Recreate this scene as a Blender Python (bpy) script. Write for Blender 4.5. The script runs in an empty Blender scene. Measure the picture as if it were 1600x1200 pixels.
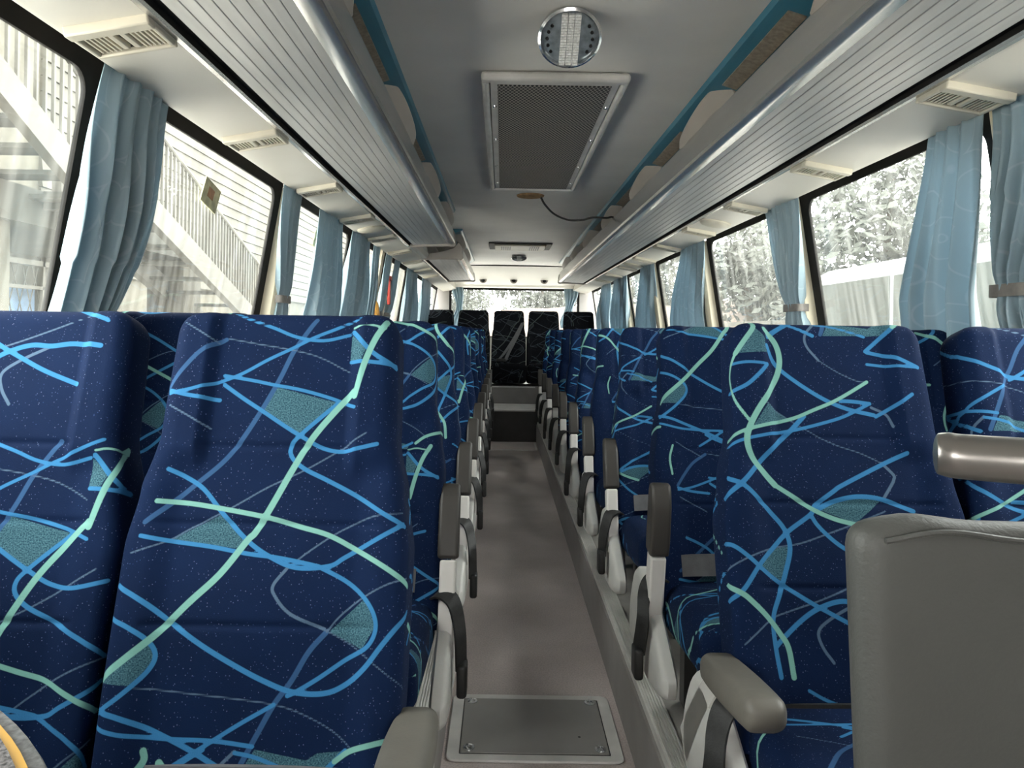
import bpy, bmesh, math, random
import numpy as np
from mathutils import Vector, Matrix, Euler, noise as mnoise
random.seed(7)
S = bpy.context.scene
COL = S.collection
# ---------------------------------------------------------------- camera, sky, exposure
H = 1.25                      # eye height above the aisle floor; the bus axis is +Y
cam = bpy.data.cameras.new('camera'); cam.sensor_width = 36; cam.lens = 36*1150/1600
cam.shift_x = 15/1600; cam.shift_y = -82/1600; cam.clip_start = .05; cam.clip_end = 300
camo = bpy.data.objects.new('camera', cam); COL.objects.link(camo)
camo.matrix_world = Matrix.Translation((0, 0, H)) @ Matrix.Rotation(math.pi/2, 4, 'X') @ Matrix.Rotation(math.radians(.9), 4, 'Z')
S.camera = camo
W = bpy.data.worlds.new('overcast_sky'); S.world = W; W.use_nodes = True
bg = W.node_tree.nodes['Background']
_tc = W.node_tree.nodes.new('ShaderNodeTexCoord'); _sp = W.node_tree.nodes.new('ShaderNodeSeparateXYZ'); _rp = W.node_tree.nodes.new('ShaderNodeValToRGB')
W.node_tree.links.new(_tc.outputs['Generated'], _sp.inputs[0]); W.node_tree.links.new(_sp.outputs['Z'], _rp.inputs[0]); W.node_tree.links.new(_rp.outputs[0], bg.inputs[0])
_rp.color_ramp.elements[0].position = 0.0; _rp.color_ramp.elements[0].color = (1, .985, .95, 1)
_rp.color_ramp.elements[1].position = .8; _rp.color_ramp.elements[1].color = (1, .985, .96, 1)
bg.inputs[1].default_value = 12.0
S.view_settings.view_transform = 'Standard'; S.view_settings.look = 'None'
S.view_settings.gamma = 1; S.view_settings.use_curve_mapping = False
S.view_settings.exposure = 0.36
S.cycles.use_denoising = True
S.cycles.max_bounces = 10; S.cycles.diffuse_bounces = 6; S.cycles.transparent_max_bounces = 16
S.cycles.caustics_reflective = False; S.cycles.caustics_refractive = False

# ---------------------------------------------------------------- materials
def newmat(name):
    m = bpy.data.materials.new(name); m.use_nodes = True
    nt = m.node_tree; return m, nt, nt.nodes['Principled BSDF'], nt.links
def mat(name, col, rough=.6, metal=0., var=.12, scale=8., bump=0., bscale=200., spec=.5, stretch=None):
    m, nt, p, L = newmat(name); N = nt.nodes
    tc = N.new('ShaderNodeTexCoord'); src = tc.outputs['Object']
    if stretch:
        mp = N.new('ShaderNodeMapping'); mp.inputs['Scale'].default_value = stretch; L.new(src, mp.inputs[0]); src = mp.outputs[0]
    n = N.new('ShaderNodeTexNoise'); n.inputs['Scale'].default_value = scale; n.inputs['Detail'].default_value = 4; L.new(src, n.inputs['Vector'])
    r = N.new('ShaderNodeValToRGB'); L.new(n.outputs['Fac'], r.inputs[0])
    r.color_ramp.elements[0].position = .3; r.color_ramp.elements[1].position = .7
    r.color_ramp.elements[0].color = [c*(1-var) for c in col]+[1]; r.color_ramp.elements[1].color = [min(1, c*(1+var)) for c in col]+[1]
    L.new(r.outputs[0], p.inputs['Base Color'])
    p.inputs['Roughness'].default_value = rough; p.inputs['Metallic'].default_value = metal; p.inputs['Specular IOR Level'].default_value = spec
    if bump:
        b = N.new('ShaderNodeTexNoise'); b.inputs['Scale'].default_value = bscale; L.new(tc.outputs['Object'], b.inputs['Vector'])
        bp = N.new('ShaderNodeBump'); bp.inputs['Strength'].default_value = bump; bp.inputs['Distance'].default_value = .004
        L.new(b.outputs['Fac'], bp.inputs['Height']); L.new(bp.outputs[0], p.inputs['Normal'])
    return m
def fabric(name='seat_fabric', g=None):
    m, nt, p, L = newmat(name); N = nt.nodes
    uv = N.new('ShaderNodeUVMap'); uv.uv_map = 'cloth'
    def mth(op, a, b=None, c=None):
        n = N.new('ShaderNodeMath'); n.operation = op
        for i, x in enumerate((a, b, c)):
            if x is None: continue
            if isinstance(x, (int, float)): n.inputs[i].default_value = x
            else: L.new(x, n.inputs[i])
        return n.outputs[0]
    def mix(f, a, b):
        n = N.new('ShaderNodeMix'); n.data_type = 'RGBA'
        for i, x in ((0, f), (6, a), (7, b)):
            if isinstance(x, tuple): n.inputs[i].default_value = (*x, 1)
            else: L.new(x, n.inputs[i])
        return n.outputs[2]
    def mask(attr, soft=.0006):
        a = N.new('ShaderNodeAttribute'); a.attribute_name = attr
        r = N.new('ShaderNodeMapRange'); r.inputs[1].default_value = -soft; r.inputs[2].default_value = soft; r.inputs[3].default_value = 1; r.inputs[4].default_value = 0
        L.new(a.outputs['Fac'], r.inputs[0]); return r.outputs[0], a.outputs['Fac']
    big = N.new('ShaderNodeTexNoise'); big.inputs['Scale'].default_value = 9; L.new(uv.outputs[0], big.inputs['Vector'])
    fine = N.new('ShaderNodeTexNoise'); fine.inputs['Scale'].default_value = 420; fine.inputs['Detail'].default_value = 1; L.new(uv.outputs[0], fine.inputs['Vector'])
    col = mix(big.outputs['Fac'], (.0016, .0072, .029), (.0028, .0125, .048))
    vo = N.new('ShaderNodeTexVoronoi'); vo.inputs['Scale'].default_value = 185; vo.inputs['Randomness'].default_value = .8; L.new(uv.outputs[0], vo.inputs['Vector'])
    sep = N.new('ShaderNodeSeparateColor'); L.new(vo.outputs['Color'], sep.inputs[0])
    dot = mth('LESS_THAN', vo.outputs['Distance'], .17)
    colr = mix(sep.outputs[0], (.02, .045, .13), (.13, .15, .25))
    dotf = mth('MULTIPLY', dot, .75)
    col = mix(dotf, col, colr)
    pm, pd = mask('patch_d')
    pcol = mix(mth('SMOOTH_MIN', mth('MULTIPLY', mth('SUBTRACT', fine.outputs['Fac'], .3), 2.2), 1., .1), (.01, .04, .065), (.075, .17, .205))
    col = mix(pm, col, pcol)
    sm, sd = mask('steel_d'); col = mix(sm, col, (.027, .075, .17))
    tm, td = mask('thread_d'); col = mix(tm, col, (.07, .115, .18))
    bm_, bd = mask('blue_d'); col = mix(bm_, col, (.034, .165, .345))
    mm, md = mask('mint_d'); col = mix(mm, col, (.165, .36, .315))
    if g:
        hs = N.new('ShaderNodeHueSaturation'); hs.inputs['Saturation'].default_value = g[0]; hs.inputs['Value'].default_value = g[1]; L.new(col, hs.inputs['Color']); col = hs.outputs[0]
    L.new(col, p.inputs['Base Color'])
    p.inputs['Roughness'].default_value = .85; p.inputs['Specular IOR Level'].default_value = .12
    p.inputs['Sheen Weight'].default_value = .0; p.inputs['Sheen Roughness'].default_value = .4; p.inputs['Sheen Tint'].default_value = (.3, .45, .9, 1)
    bp = N.new('ShaderNodeBump'); bp.inputs['Strength'].default_value = .35; bp.inputs['Distance'].default_value = .001
    L.new(fine.outputs['Fac'], bp.inputs['Height']); L.new(bp.outputs[0], p.inputs['Normal'])
    return m
def glass():
    m, nt, p, L = newmat('window_glass'); N = nt.nodes; N.remove(p); out = N['Material Output']
    tr = N.new('ShaderNodeBsdfTransparent'); tr.inputs[0].default_value = (.93, .96, .95, 1)
    gl = N.new('ShaderNodeBsdfGlossy'); gl.inputs['Roughness'].default_value = .02
    lw = N.new('ShaderNodeLayerWeight'); pw = N.new('ShaderNodeMath'); pw.operation = 'POWER'; pw.inputs[1].default_value = 5; L.new(lw.outputs['Facing'], pw.inputs[0])
    fr = N.new('ShaderNodeMapRange'); fr.inputs[3].default_value = .03; fr.inputs[4].default_value = .5; L.new(pw.outputs[0], fr.inputs[0])
    m1 = N.new('ShaderNodeMixShader'); L.new(fr.outputs[0], m1.inputs[0]); L.new(tr.outputs[0], m1.inputs[1]); L.new(gl.outputs[0], m1.inputs[2])
    # dried rain streaks and dust on the pane
    tc = N.new('ShaderNodeTexCoord'); mp = N.new('ShaderNodeMapping'); mp.inputs['Scale'].default_value = (20, 20, 1.2); L.new(tc.outputs['Object'], mp.inputs[0])
    n = N.new('ShaderNodeTexNoise'); n.inputs['Scale'].default_value = 1.5; n.inputs['Detail'].default_value = 5; L.new(mp.outputs[0], n.inputs['Vector'])
    r = N.new('ShaderNodeMapRange'); r.inputs[1].default_value = .4; r.inputs[2].default_value = .8; r.inputs[3].default_value = .008; r.inputs[4].default_value = .06; L.new(n.outputs['Fac'], r.inputs[0])
    df = N.new('ShaderNodeBsdfTranslucent'); df.inputs[0].default_value = (.8, .82, .78, 1)
    m2 = N.new('ShaderNodeMixShader'); L.new(r.outputs[0], m2.inputs[0]); L.new(m1.outputs[0], m2.inputs[1]); L.new(df.outputs[0], m2.inputs[2])
    L.new(m2.outputs[0], out.inputs[0]); return m
def cloth_curtain():
    m, nt, p, L = newmat('curtain_cloth'); N = nt.nodes; out = N['Material Output']
    uv = N.new('ShaderNodeUVMap'); uv.uv_map = 'cloth'
    vo = N.new('ShaderNodeTexVoronoi'); vo.inputs['Scale'].default_value = 6; L.new(uv.outputs[0], vo.inputs['Vector'])
    wv = N.new('ShaderNodeMath'); wv.operation = 'MULTIPLY'; wv.inputs[1].default_value = 22; L.new(vo.outputs['Distance'], wv.inputs[0])
    sn = N.new('ShaderNodeMath'); sn.operation = 'SINE'; L.new(wv.outputs[0], sn.inputs[0])
    gt = N.new('ShaderNodeMapRange'); gt.inputs[1].default_value = .93; gt.inputs[2].default_value = .99; gt.inputs[3].default_value = 0; gt.inputs[4].default_value = .55; L.new(sn.outputs[0], gt.inputs[0])
    mx = N.new('ShaderNodeMix'); mx.data_type = 'RGBA'; mx.inputs[6].default_value = (.30, .40, .45, 1); mx.inputs[7].default_value = (.50, .56, .59, 1); L.new(gt.outputs[0], mx.inputs[0])
    L.new(mx.outputs[2], p.inputs['Base Color']); p.inputs['Roughness'].default_value = .55; p.inputs['Sheen Weight'].default_value = .2
    tl = N.new('ShaderNodeBsdfTranslucent'); tl.inputs[0].default_value = (.46, .58, .66, 1)
    ms = N.new('ShaderNodeMixShader'); ms.inputs[0].default_value = .28; L.new(p.outputs[0], ms.inputs[1]); L.new(tl.outputs[0], ms.inputs[2]); L.new(ms.outputs[0], out.inputs[0])
    return m
def grille_mat():
    m, nt, p, L = newmat('perforated_grille'); N = nt.nodes
    tc = N.new('ShaderNodeTexCoord'); sp = N.new('ShaderNodeSeparateXYZ'); L.new(tc.outputs['Object'], sp.inputs[0])
    def mth(op, a, b):
        n = N.new('ShaderNodeMath'); n.operation = op
        for i, x in enumerate((a, b)):
            if isinstance(x, (int, float)): n.inputs[i].default_value = x
            else: L.new(x, n.inputs[i])
        return n.outputs[0]
    a = mth('MULTIPLY', sp.outputs[0], 2*math.pi/.016); b = mth('MULTIPLY', sp.outputs[1], 2*math.pi/.034)
    f = mth('MULTIPLY', mth('COSINE', mth('MULTIPLY', mth('ADD', a, b), .5), 0), mth('COSINE', mth('MULTIPLY', mth('SUBTRACT', a, b), .5), 0))
    g = mth('GREATER_THAN', mth('ABSOLUTE', f, 0), .27)
    mx = N.new('ShaderNodeMix'); mx.data_type = 'RGBA'; mx.inputs[6].default_value = (.42, .39, .35, 1); mx.inputs[7].default_value = (.006, .006, .006, 1); L.new(g, mx.inputs[0])
    L.new(mx.outputs[2], p.inputs['Base Color']); p.inputs['Roughness'].default_value = .5
    return m
def worn_floor():
    m, nt, p, L = newmat('aisle_vinyl'); N = nt.nodes
    tc = N.new('ShaderNodeTexCoord')
    n = N.new('ShaderNodeTexNoise'); n.inputs['Scale'].default_value = 2.2; n.inputs['Detail'].default_value = 6; L.new(tc.outputs['Object'], n.inputs['Vector'])
    s = N.new('ShaderNodeTexNoise'); s.inputs['Scale'].default_value = 170; s.inputs['Detail'].default_value = 2; L.new(tc.outputs['Object'], s.inputs['Vector'])
    r = N.new('ShaderNodeValToRGB'); r.color_ramp.elements[0].position = .35; r.color_ramp.elements[0].color = (.46, .40, .38, 1)
    r.color_ramp.elements[1].position = .7; r.color_ramp.elements[1].color = (.66, .575, .55, 1); L.new(n.outputs['Fac'], r.inputs[0])
    mx = N.new('ShaderNodeMix'); mx.data_type = 'RGBA'; mx.blend_type = 'MULTIPLY'; mx.inputs[0].default_value = .4
    L.new(r.outputs[0], mx.inputs[6]); r2 = N.new('ShaderNodeValToRGB'); r2.color_ramp.elements[0].position = .35; r2.color_ramp.elements[0].color = (.45, .45, .45, 1); r2.color_ramp.elements[1].position = .6; r2.color_ramp.elements[1].color = (1, 1, 1, 1)
    L.new(s.outputs['Fac'], r2.inputs[0]); L.new(r2.outputs[0], mx.inputs[7]); L.new(mx.outputs[2], p.inputs['Base Color']); p.inputs['Roughness'].default_value = .5
    return m

M = dict(
    fabric=fabric(), bench=fabric('darkened_bench_fabric', (.35, .28)), glass=glass(), curtain=cloth_curtain(), grille=grille_mat(), floor=worn_floor(),  # bench: copy of the seat cloth, desaturated and darkened
    ceiling=mat('ceiling_vinyl', (.82, .795, .755), .5, var=.06, scale=2.5, bump=.08, bscale=60),
    cove=mat('cove_plastic', (.74, .71, .64), .45, var=.04, scale=2),
    rack=mat('brushed_aluminium_tray', (.62, .61, .59), .42, .2, var=.10, scale=3, stretch=(9, .6, 9)),
    rail=mat('polished_aluminium', (.60, .59, .57), .25, .75, var=.06, scale=4, stretch=(9, .5, 9)),
    rubber=mat('black_rubber', (.018, .017, .016), .75, var=.2, spec=.08),
    cream=mat('cream_pillar_plastic', (.66, .59, .44), .45, var=.05, scale=3),
    wallp=mat('grey_wall_lining', (.34, .33, .31), .7, var=.06, scale=6),
    beige=mat('beige_plastic', (.42, .38, .34), .45, var=.05, scale=6),
    blue=mat('blue_plastic_strip', (.05, .20, .29), .35, var=.08, scale=5),
    tan=mat('tan_ribbed_insert', (.33, .28, .22), .5, var=.25, scale=60),
    shell=mat('light_grey_seat_plastic', (.64, .63, .60), .42, var=.06, scale=9, bump=.05),
    post=mat('ivory_grey_arm_plastic', (.66, .635, .60), .45, var=.05, scale=9),
    pad=mat('dark_grey_arm_pad', (.042, .038, .034), .5, var=.12, scale=12, bump=.05),
    padlight=mat('olive_grey_arm_pad', (.115, .106, .09), .5, var=.1, scale=12, bump=.05),
    tieband=mat('brown_grey_band', (.17, .155, .14), .6, var=.15, scale=60),
    web=mat('black_webbing', (.012, .012, .012), .6, var=.3, scale=90, bump=.2, bscale=300),
    lap=mat('grey_webbing', (.13, .13, .135), .55, var=.15, scale=30, bump=.15, bscale=300),
    steel=mat('dark_steel', (.10, .10, .10), .4, .6),
    platform=mat('platform_vinyl', (.30, .285, .265), .6, var=.15, scale=8),
    alu=mat('worn_aluminium', (.66, .645, .62), .4, .15, var=.12, scale=10),
    hatch=mat('hatch_vinyl', (.25, .24, .23), .5, var=.1, scale=5),
    riser=mat('grey_riser', (.26, .245, .235), .6, var=.08),
    dark=mat('dark_riser', (.05, .048, .046), .6, var=.2),
    chrome=mat('chrome', (.7, .72, .74), .12, .9, var=.04),
    lens=mat('lamp_lens', (.26, .30, .33), .15, .3, var=.3, scale=40),
    led=mat('frosted_led_ribs', (.75, .76, .75), .3, 0, var=.25, scale=150),
    ventp=mat('ivory_vent_plastic', (.62, .58, .48), .45, var=.05),
    black=mat('black_plastic', (.012, .012, .012), .45, var=.2),
    foam=mat('brown_foam', (.36, .22, .10), .9, var=.4, scale=40, bump=.4),
    leather=mat('grey_leatherette', (.082, .083, .078), .55, var=.06, scale=7, bump=.25, bscale=170),
    tube=mat('brushed_steel_tube', (.34, .32, .30), .28, .85, var=.06, scale=5),
    carpet=mat('grey_speckled_carpet', (.16, .15, .15), .9, var=.8, scale=260, bump=.5, bscale=400),
    edge=mat('grey_edging', (.11, .11, .11), .7, var=.5, scale=150),
    yellow=mat('yellow_trim', (.62, .33, .03), .5, var=.06),
    faded=mat('faded_red_print', (.42, .22, .12), .6, var=.2, scale=50),
    red=mat('red_plastic', (.55, .06, .04), .45, var=.1),
    orange=mat('orange_plastic', (.75, .36, .06), .45, var=.08),
    sticker=mat('pale_sticker', (.55, .52, .33), .6, var=.3, scale=30),
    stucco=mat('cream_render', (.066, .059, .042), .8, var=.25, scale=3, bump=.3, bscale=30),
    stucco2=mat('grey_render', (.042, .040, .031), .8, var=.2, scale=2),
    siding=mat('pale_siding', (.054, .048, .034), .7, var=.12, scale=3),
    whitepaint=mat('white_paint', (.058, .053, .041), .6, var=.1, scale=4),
    coachw=mat('white_coach_paint', (.15, .155, .155), .4, var=.04, scale=2),
    coachg=mat('coach_window_tint', (.036, .041, .036), .3, var=.2, scale=1.2),
    bluepool=mat('blue_sheet', (.07, .13, .22), .5, var=.2),
    ground=mat('yard_concrete', (.55, .52, .48), .9, var=.2, scale=1.5),
    earth=mat('pinkish_earth', (.10, .073, .056), .95, var=.35, scale=1.2),
    leaf=mat('leaf_green', (.052, .056, .045), .8, var=.3, scale=3),
    bark=mat('bark', (.07, .055, .04), .9, var=.3, scale=9),
)

# ---------------------------------------------------------------- mesh helpers
def link(name, verts, faces, material, parent=None, smooth=True, angle=35, bevel=0, bseg=2):
    me = bpy.data.meshes.new(name); me.from_pydata([tuple(v) for v in verts], [], faces); me.update()
    if material is not None: me.materials.append(M[material] if isinstance(material, str) else material)
    bm = bmesh.new(); bm.from_mesh(me); bmesh.ops.recalc_face_normals(bm, faces=bm.faces); bm.to_mesh(me); bm.free()
    if smooth:
        me.polygons.foreach_set('use_smooth', [True]*len(me.polygons)); me.set_sharp_from_angle(angle=math.radians(angle))
    o = bpy.data.objects.new(name, me); COL.objects.link(o)
    if parent is not None: o.parent = parent
    if bevel:
        b = o.modifiers.new('edge', 'BEVEL'); b.width = bevel; b.segments = bseg; b.limit_method = 'ANGLE'; b.angle_limit = math.radians(40)
        b.harden_normals = False
    return o
class MB:
    def __init__(s): s.v = []; s.f = []
    def add(s, vs, fs):
        n = len(s.v); s.v += [tuple(v) for v in vs]; s.f += [[i+n for i in f] for f in fs]; return s
    def box(s, x0, x1, y0, y1, z0, z1):
        return s.add([(x0,y0,z0),(x1,y0,z0),(x1,y1,z0),(x0,y1,z0),(x0,y0,z1),(x1,y0,z1),(x1,y1,z1),(x0,y1,z1)],
                     [(0,3,2,1),(4,5,6,7),(0,1,5,4),(1,2,6,5),(2,3,7,6),(3,0,4,7)])
    def prism(s, poly, a0, a1, axis='y'):
        n = len(poly); f = {'y': lambda p, a: (p[0], a, p[1]), 'x': lambda p, a: (a, p[0], p[1]), 'z': lambda p, a: (p[0], p[1], a)}[axis]
        return s.add([f(p, a0) for p in poly]+[f(p, a1) for p in poly], [list(range(n))[::-1], list(range(n, 2*n))]+[(i, (i+1) % n, n+(i+1) % n, n+i) for i in range(n)])
    def tube(s, pts, r, n=10, caps=True):
        pts = [Vector(p) for p in pts]; rs = r if isinstance(r, (list, tuple)) else [r]*len(pts)
        vs = []; fs = []; up = None
        for i, p in enumerate(pts):
            d = (pts[min(i+1, len(pts)-1)]-pts[max(i-1, 0)]).normalized()
            if up is None: up = d.orthogonal().normalized()
            up = (up-d*up.dot(d)).normalized(); sd = d.cross(up)
            for k in range(n):
                a = 2*math.pi*k/n; vs.append(p+(up*math.cos(a)+sd*math.sin(a))*rs[i])
        for i in range(len(pts)-1):
            for k in range(n): fs.append((i*n+k, i*n+(k+1) % n, (i+1)*n+(k+1) % n, (i+1)*n+k))
        if caps: fs += [list(range(n))[::-1], list(range((len(pts)-1)*n, len(pts)*n))]
        return s.add(vs, fs)
    def ribbon(s, pts, wdir, w, t):
        pts = [Vector(p) for p in pts]; wd = Vector(wdir).normalized(); vs = []; fs = []
        for i, p in enumerate(pts):
            d = (pts[min(i+1, len(pts)-1)]-pts[max(i-1, 0)]).normalized(); nn = d.cross(wd).normalized()
            ww = w[i] if isinstance(w, (list, tuple)) else w
            for a, b in ((-1, -1), (1, -1), (1, 1), (-1, 1)): vs.append(p+wd*a*ww/2+nn*b*t/2)
        for i in range(len(pts)-1):
            for k in range(4): fs.append((i*4+k, i*4+(k+1) % 4, (i+1)*4+(k+1) % 4, (i+1)*4+k))
        m = (len(pts)-1)*4; fs += [(3, 2, 1, 0), (m, m+1, m+2, m+3)]
        return s.add(vs, fs)
    def lathe(s, prof, n=32, mtx=None):
        vs = []; fs = []
        for r, z in prof:
            for k in range(n):
                a = 2*math.pi*k/n; v = Vector((r*math.cos(a), r*math.sin(a), z)); vs.append(mtx @ v if mtx else v)
        for i in range(len(prof)-1):
            for k in range(n): fs.append((i*n+k, i*n+(k+1) % n, (i+1)*n+(k+1) % n, (i+1)*n+k))
        fs += [list(range(n))[::-1], list(range((len(prof)-1)*n, len(prof)*n))]
        return s.add(vs, fs)
    def build(s, name, material, parent=None, **k): return link(name, s.v, s.f, material, parent, **k)
def spline(pts, k=6):
    P = [Vector(p) for p in pts]; P = [P[0]*2-P[1]]+P+[P[-1]*2-P[-2]]; out = []
    for i in range(1, len(P)-2):
        for j in range(k):
            t = j/k; a, b, c, d = P[i-1:i+3]
            out.append(.5*((2*b)+(c-a)*t+(2*a-5*b+4*c-d)*t*t+(3*b-a-3*c+d)*t**3))
    out.append(P[-2]); return out
def rbox_uv(sx, sy, sz, r, step):
    """rounded box: vertices, faces and unrolled cloth coordinates (metres)"""
    h = (sx/2, sy/2, sz/2); keys = {}; vs = []; fs = []
    def ticks(a):
        inner = a-r; n = max(1, int(round(2*inner/step))); return [-a, -a+r*.25, -a+r*.6]+[-inner+2*inner*i/n for i in range(n+1)]+[a-r*.6, a-r*.25, a]
    T = [ticks(a) for a in h]
    def vert(p):
        k = tuple(round(c, 5) for c in p)
        if k not in keys:
            q = Vector([max(-(h[i]-r), min(h[i]-r, p[i])) for i in range(3)]); d = Vector(p)-q
            keys[k] = len(vs); vs.append(q+d.normalized()*r if d.length > 1e-7 else Vector(p))
        return keys[k]
    for ax in range(3):
        u, w = [i for i in range(3) if i != ax]
        for sgn in (-1, 1):
            for i in range(len(T[u])-1):
                for j in range(len(T[w])-1):
                    q = []
                    for a, b in ((i, j), (i+1, j), (i+1, j+1), (i, j+1)):
                        p = [0, 0, 0]; p[ax] = sgn*h[ax]; p[u] = T[u][a]; p[w] = T[w][b]; q.append(vert(p))
                    fs.append(q)
    return vs, fs
def tag(o, label, cat, group=None, kind=None):
    if label: o['label'] = label
    if cat: o['category'] = cat
    if group: o['group'] = group
    if kind: o['kind'] = kind
    return o
def struct(o): o['kind'] = 'structure'; return o
def empty(name, loc=(0, 0, 0), rz=0):
    o = bpy.data.objects.new(name, None); o.empty_display_size = .1; o.location = loc; o.rotation_euler = (0, 0, rz); COL.objects.link(o); return o
def copy_tree(o, parent=None):
    c = o.copy(); COL.objects.link(c)
    if parent is not None: c.parent = parent
    for ch in [x for x in bpy.data.objects if x.parent == o]: copy_tree(ch, c)
    return c
STROKES_A = [
 ('m',.0055,[(.182,.702),(.162,.669),(.145,.623),(.131,.566)]),
 ('m',.0055,[(.128,.574),(.096,.538),(.061,.491),(.032,.437),(.007,.384),(-.018,.333),(-.031,.318),(-.069,.264),(-.114,.219),(-.167,.164),(-.245,.098)]),
 ('m',.004,[(-.188,.38),(-.135,.377),(-.066,.367),(.002,.355),(.056,.341),(.105,.328),(.155,.304),(.201,.28),(.251,.248)]),
 ('m',.004,[(.14,-.009),(.169,.009),(.227,.024),(.279,.026)]),
 ('m',.002,[(.12,.693),(.144,.697),(.18,.69)]),
 ('m',.003,[(-.206,.692),(-.217,.654),(-.212,.609)]),
 ('s',.0042,[(.05,.709),(.029,.675),(.012,.645),(-.007,.596),(-.033,.54),(-.065,.481),(-.091,.446),(-.132,.408),(-.172,.371),(-.202,.345)]),
 ('s',.004,[(-.111,.668),(-.148,.643),(-.175,.61),(-.198,.577)]),
 ('s',.0042,[(.114,.178),(.088,.148),(.064,.105),(.039,.07),(.016,.026),(-.009,-.024)]),
 ('t',.0016,[(-.196,.703),(-.156,.68),(-.122,.66)]),
 ('t',.0014,[(-.107,.67),(-.054,.661),(.007,.651),(.06,.638),(.118,.61)]),
 ('t',.0017,[(-.193,.545),(-.156,.526),(-.118,.505)]),
 ('t',.0014,[(.157,.5),(.113,.472),(.055,.437),(-.007,.406),(-.063,.372),(-.13,.335),(-.164,.315),(-.218,.295)]),
 ('t',.0014,[(.23,.366),(.178,.36),(.123,.335),(.074,.302),(.04,.274)]),
 ('t',.0026,[(.04,.274),(.021,.248),(.026,.231),(.054,.204),(.11,.182)]),
 ('t',.0014,[(.11,.182),(.155,.159),(.189,.136),(.229,.108),(.255,.092)]),
 ('t',.0014,[(.246,.262),(.21,.253),(.168,.23),(.134,.202),(.114,.178)]),
 ('t',.0014,[(-.184,.092),(-.095,.084),(-.018,.077),(.039,.07),(.082,.058),(.133,.034),(.173,.003)]),
 ('b',.003,[(-.106,.725),(-.075,.709),(-.025,.691),(.017,.675),(.065,.669),(.113,.68)]),
 ('b',.003,[(.131,.712),(.088,.692),(.049,.675),(.011,.654),(-.031,.632),(-.072,.607),(-.105,.592),(-.154,.574),(-.196,.565)]),
 ('b',.0035,[(-.197,.571),(-.16,.562),(-.109,.556)]),
 ('b',.003,[(-.106,.601),(-.054,.593),(-.018,.586),(.034,.577),(.09,.562),(.132,.546)]),
 ('b',.0035,[(-.104,.584),(-.066,.559),(-.028,.536),(.009,.513),(.042,.494),(.082,.474),(.121,.469),(.177,.481)]),
 ('b',.0037,[(.099,.552),(.07,.526),(.041,.498),(.026,.479),(.028,.459),(.051,.439),(.094,.419),(.145,.394),(.196,.364),(.235,.344)]),
 ('b',.0037,[(.231,.348),(.184,.322),(.134,.293),(.109,.279),(.055,.276),(.009,.293),(-.031,.318),(-.077,.36),(-.116,.401),(-.149,.421),(-.179,.434)]),
 ('b',.0034,[(-.206,.323),(-.157,.315),(-.089,.307),(-.029,.297),(.024,.291),(.084,.28),(.099,.275),(.144,.253),(.179,.223),(.194,.19),(.183,.159),(.146,.136),(.106,.109),(.072,.089),(.059,.083)]),
 ('b',.004,[(-.232,.244),(-.187,.221),(-.138,.188),(-.084,.155),(-.03,.127),(.018,.105),(.065,.089),(.115,.087),(.149,.1),(.179,.126),(.205,.16),(.228,.187),(.253,.207),(.263,.214)]),
 ('b',.0037,[(-.244,.195),(-.21,.184),(-.174,.164),(-.157,.141),(-.164,.118),(-.188,.092),(-.216,.069),(-.241,.053)]),
 ('b',.004,[(-.246,.06),(-.195,.048),(-.14,.027),(-.084,.003),(-.026,-.027)]),
 ('b',.0032,[(-.241,.036),(-.198,.026),(-.128,.019),(-.052,.017),(.011,.01)]),
 ('b',.0032,[(.039,.07),(-.013,.041),(-.065,.009),(-.125,-.028)]),
 ('b',.004,[(.12,.685),(.159,.644),(.205,.618)]),
 ('b',.0035,[(.119,.629),(.156,.627),(.204,.622)]),
]
PATCHES_A = [
 [(-.012,.582),(.103,.554),(.038,.496),(-.033,.538)],
 [(-.077,.361),(-.033,.319),(-.037,.304),(-.159,.317)],
 [(.173,.23),(.194,.19),(.173,.153),(.118,.178)],
 [(-.17,.158),(-.157,.135),(-.185,.095),(-.235,.098)],
 [(.117,.68),(.147,.652),(.137,.627),(.117,.629)],
 [(.015,.006),(.123,-.013),(.117,-.025),(-.005,-.027)],
]
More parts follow.
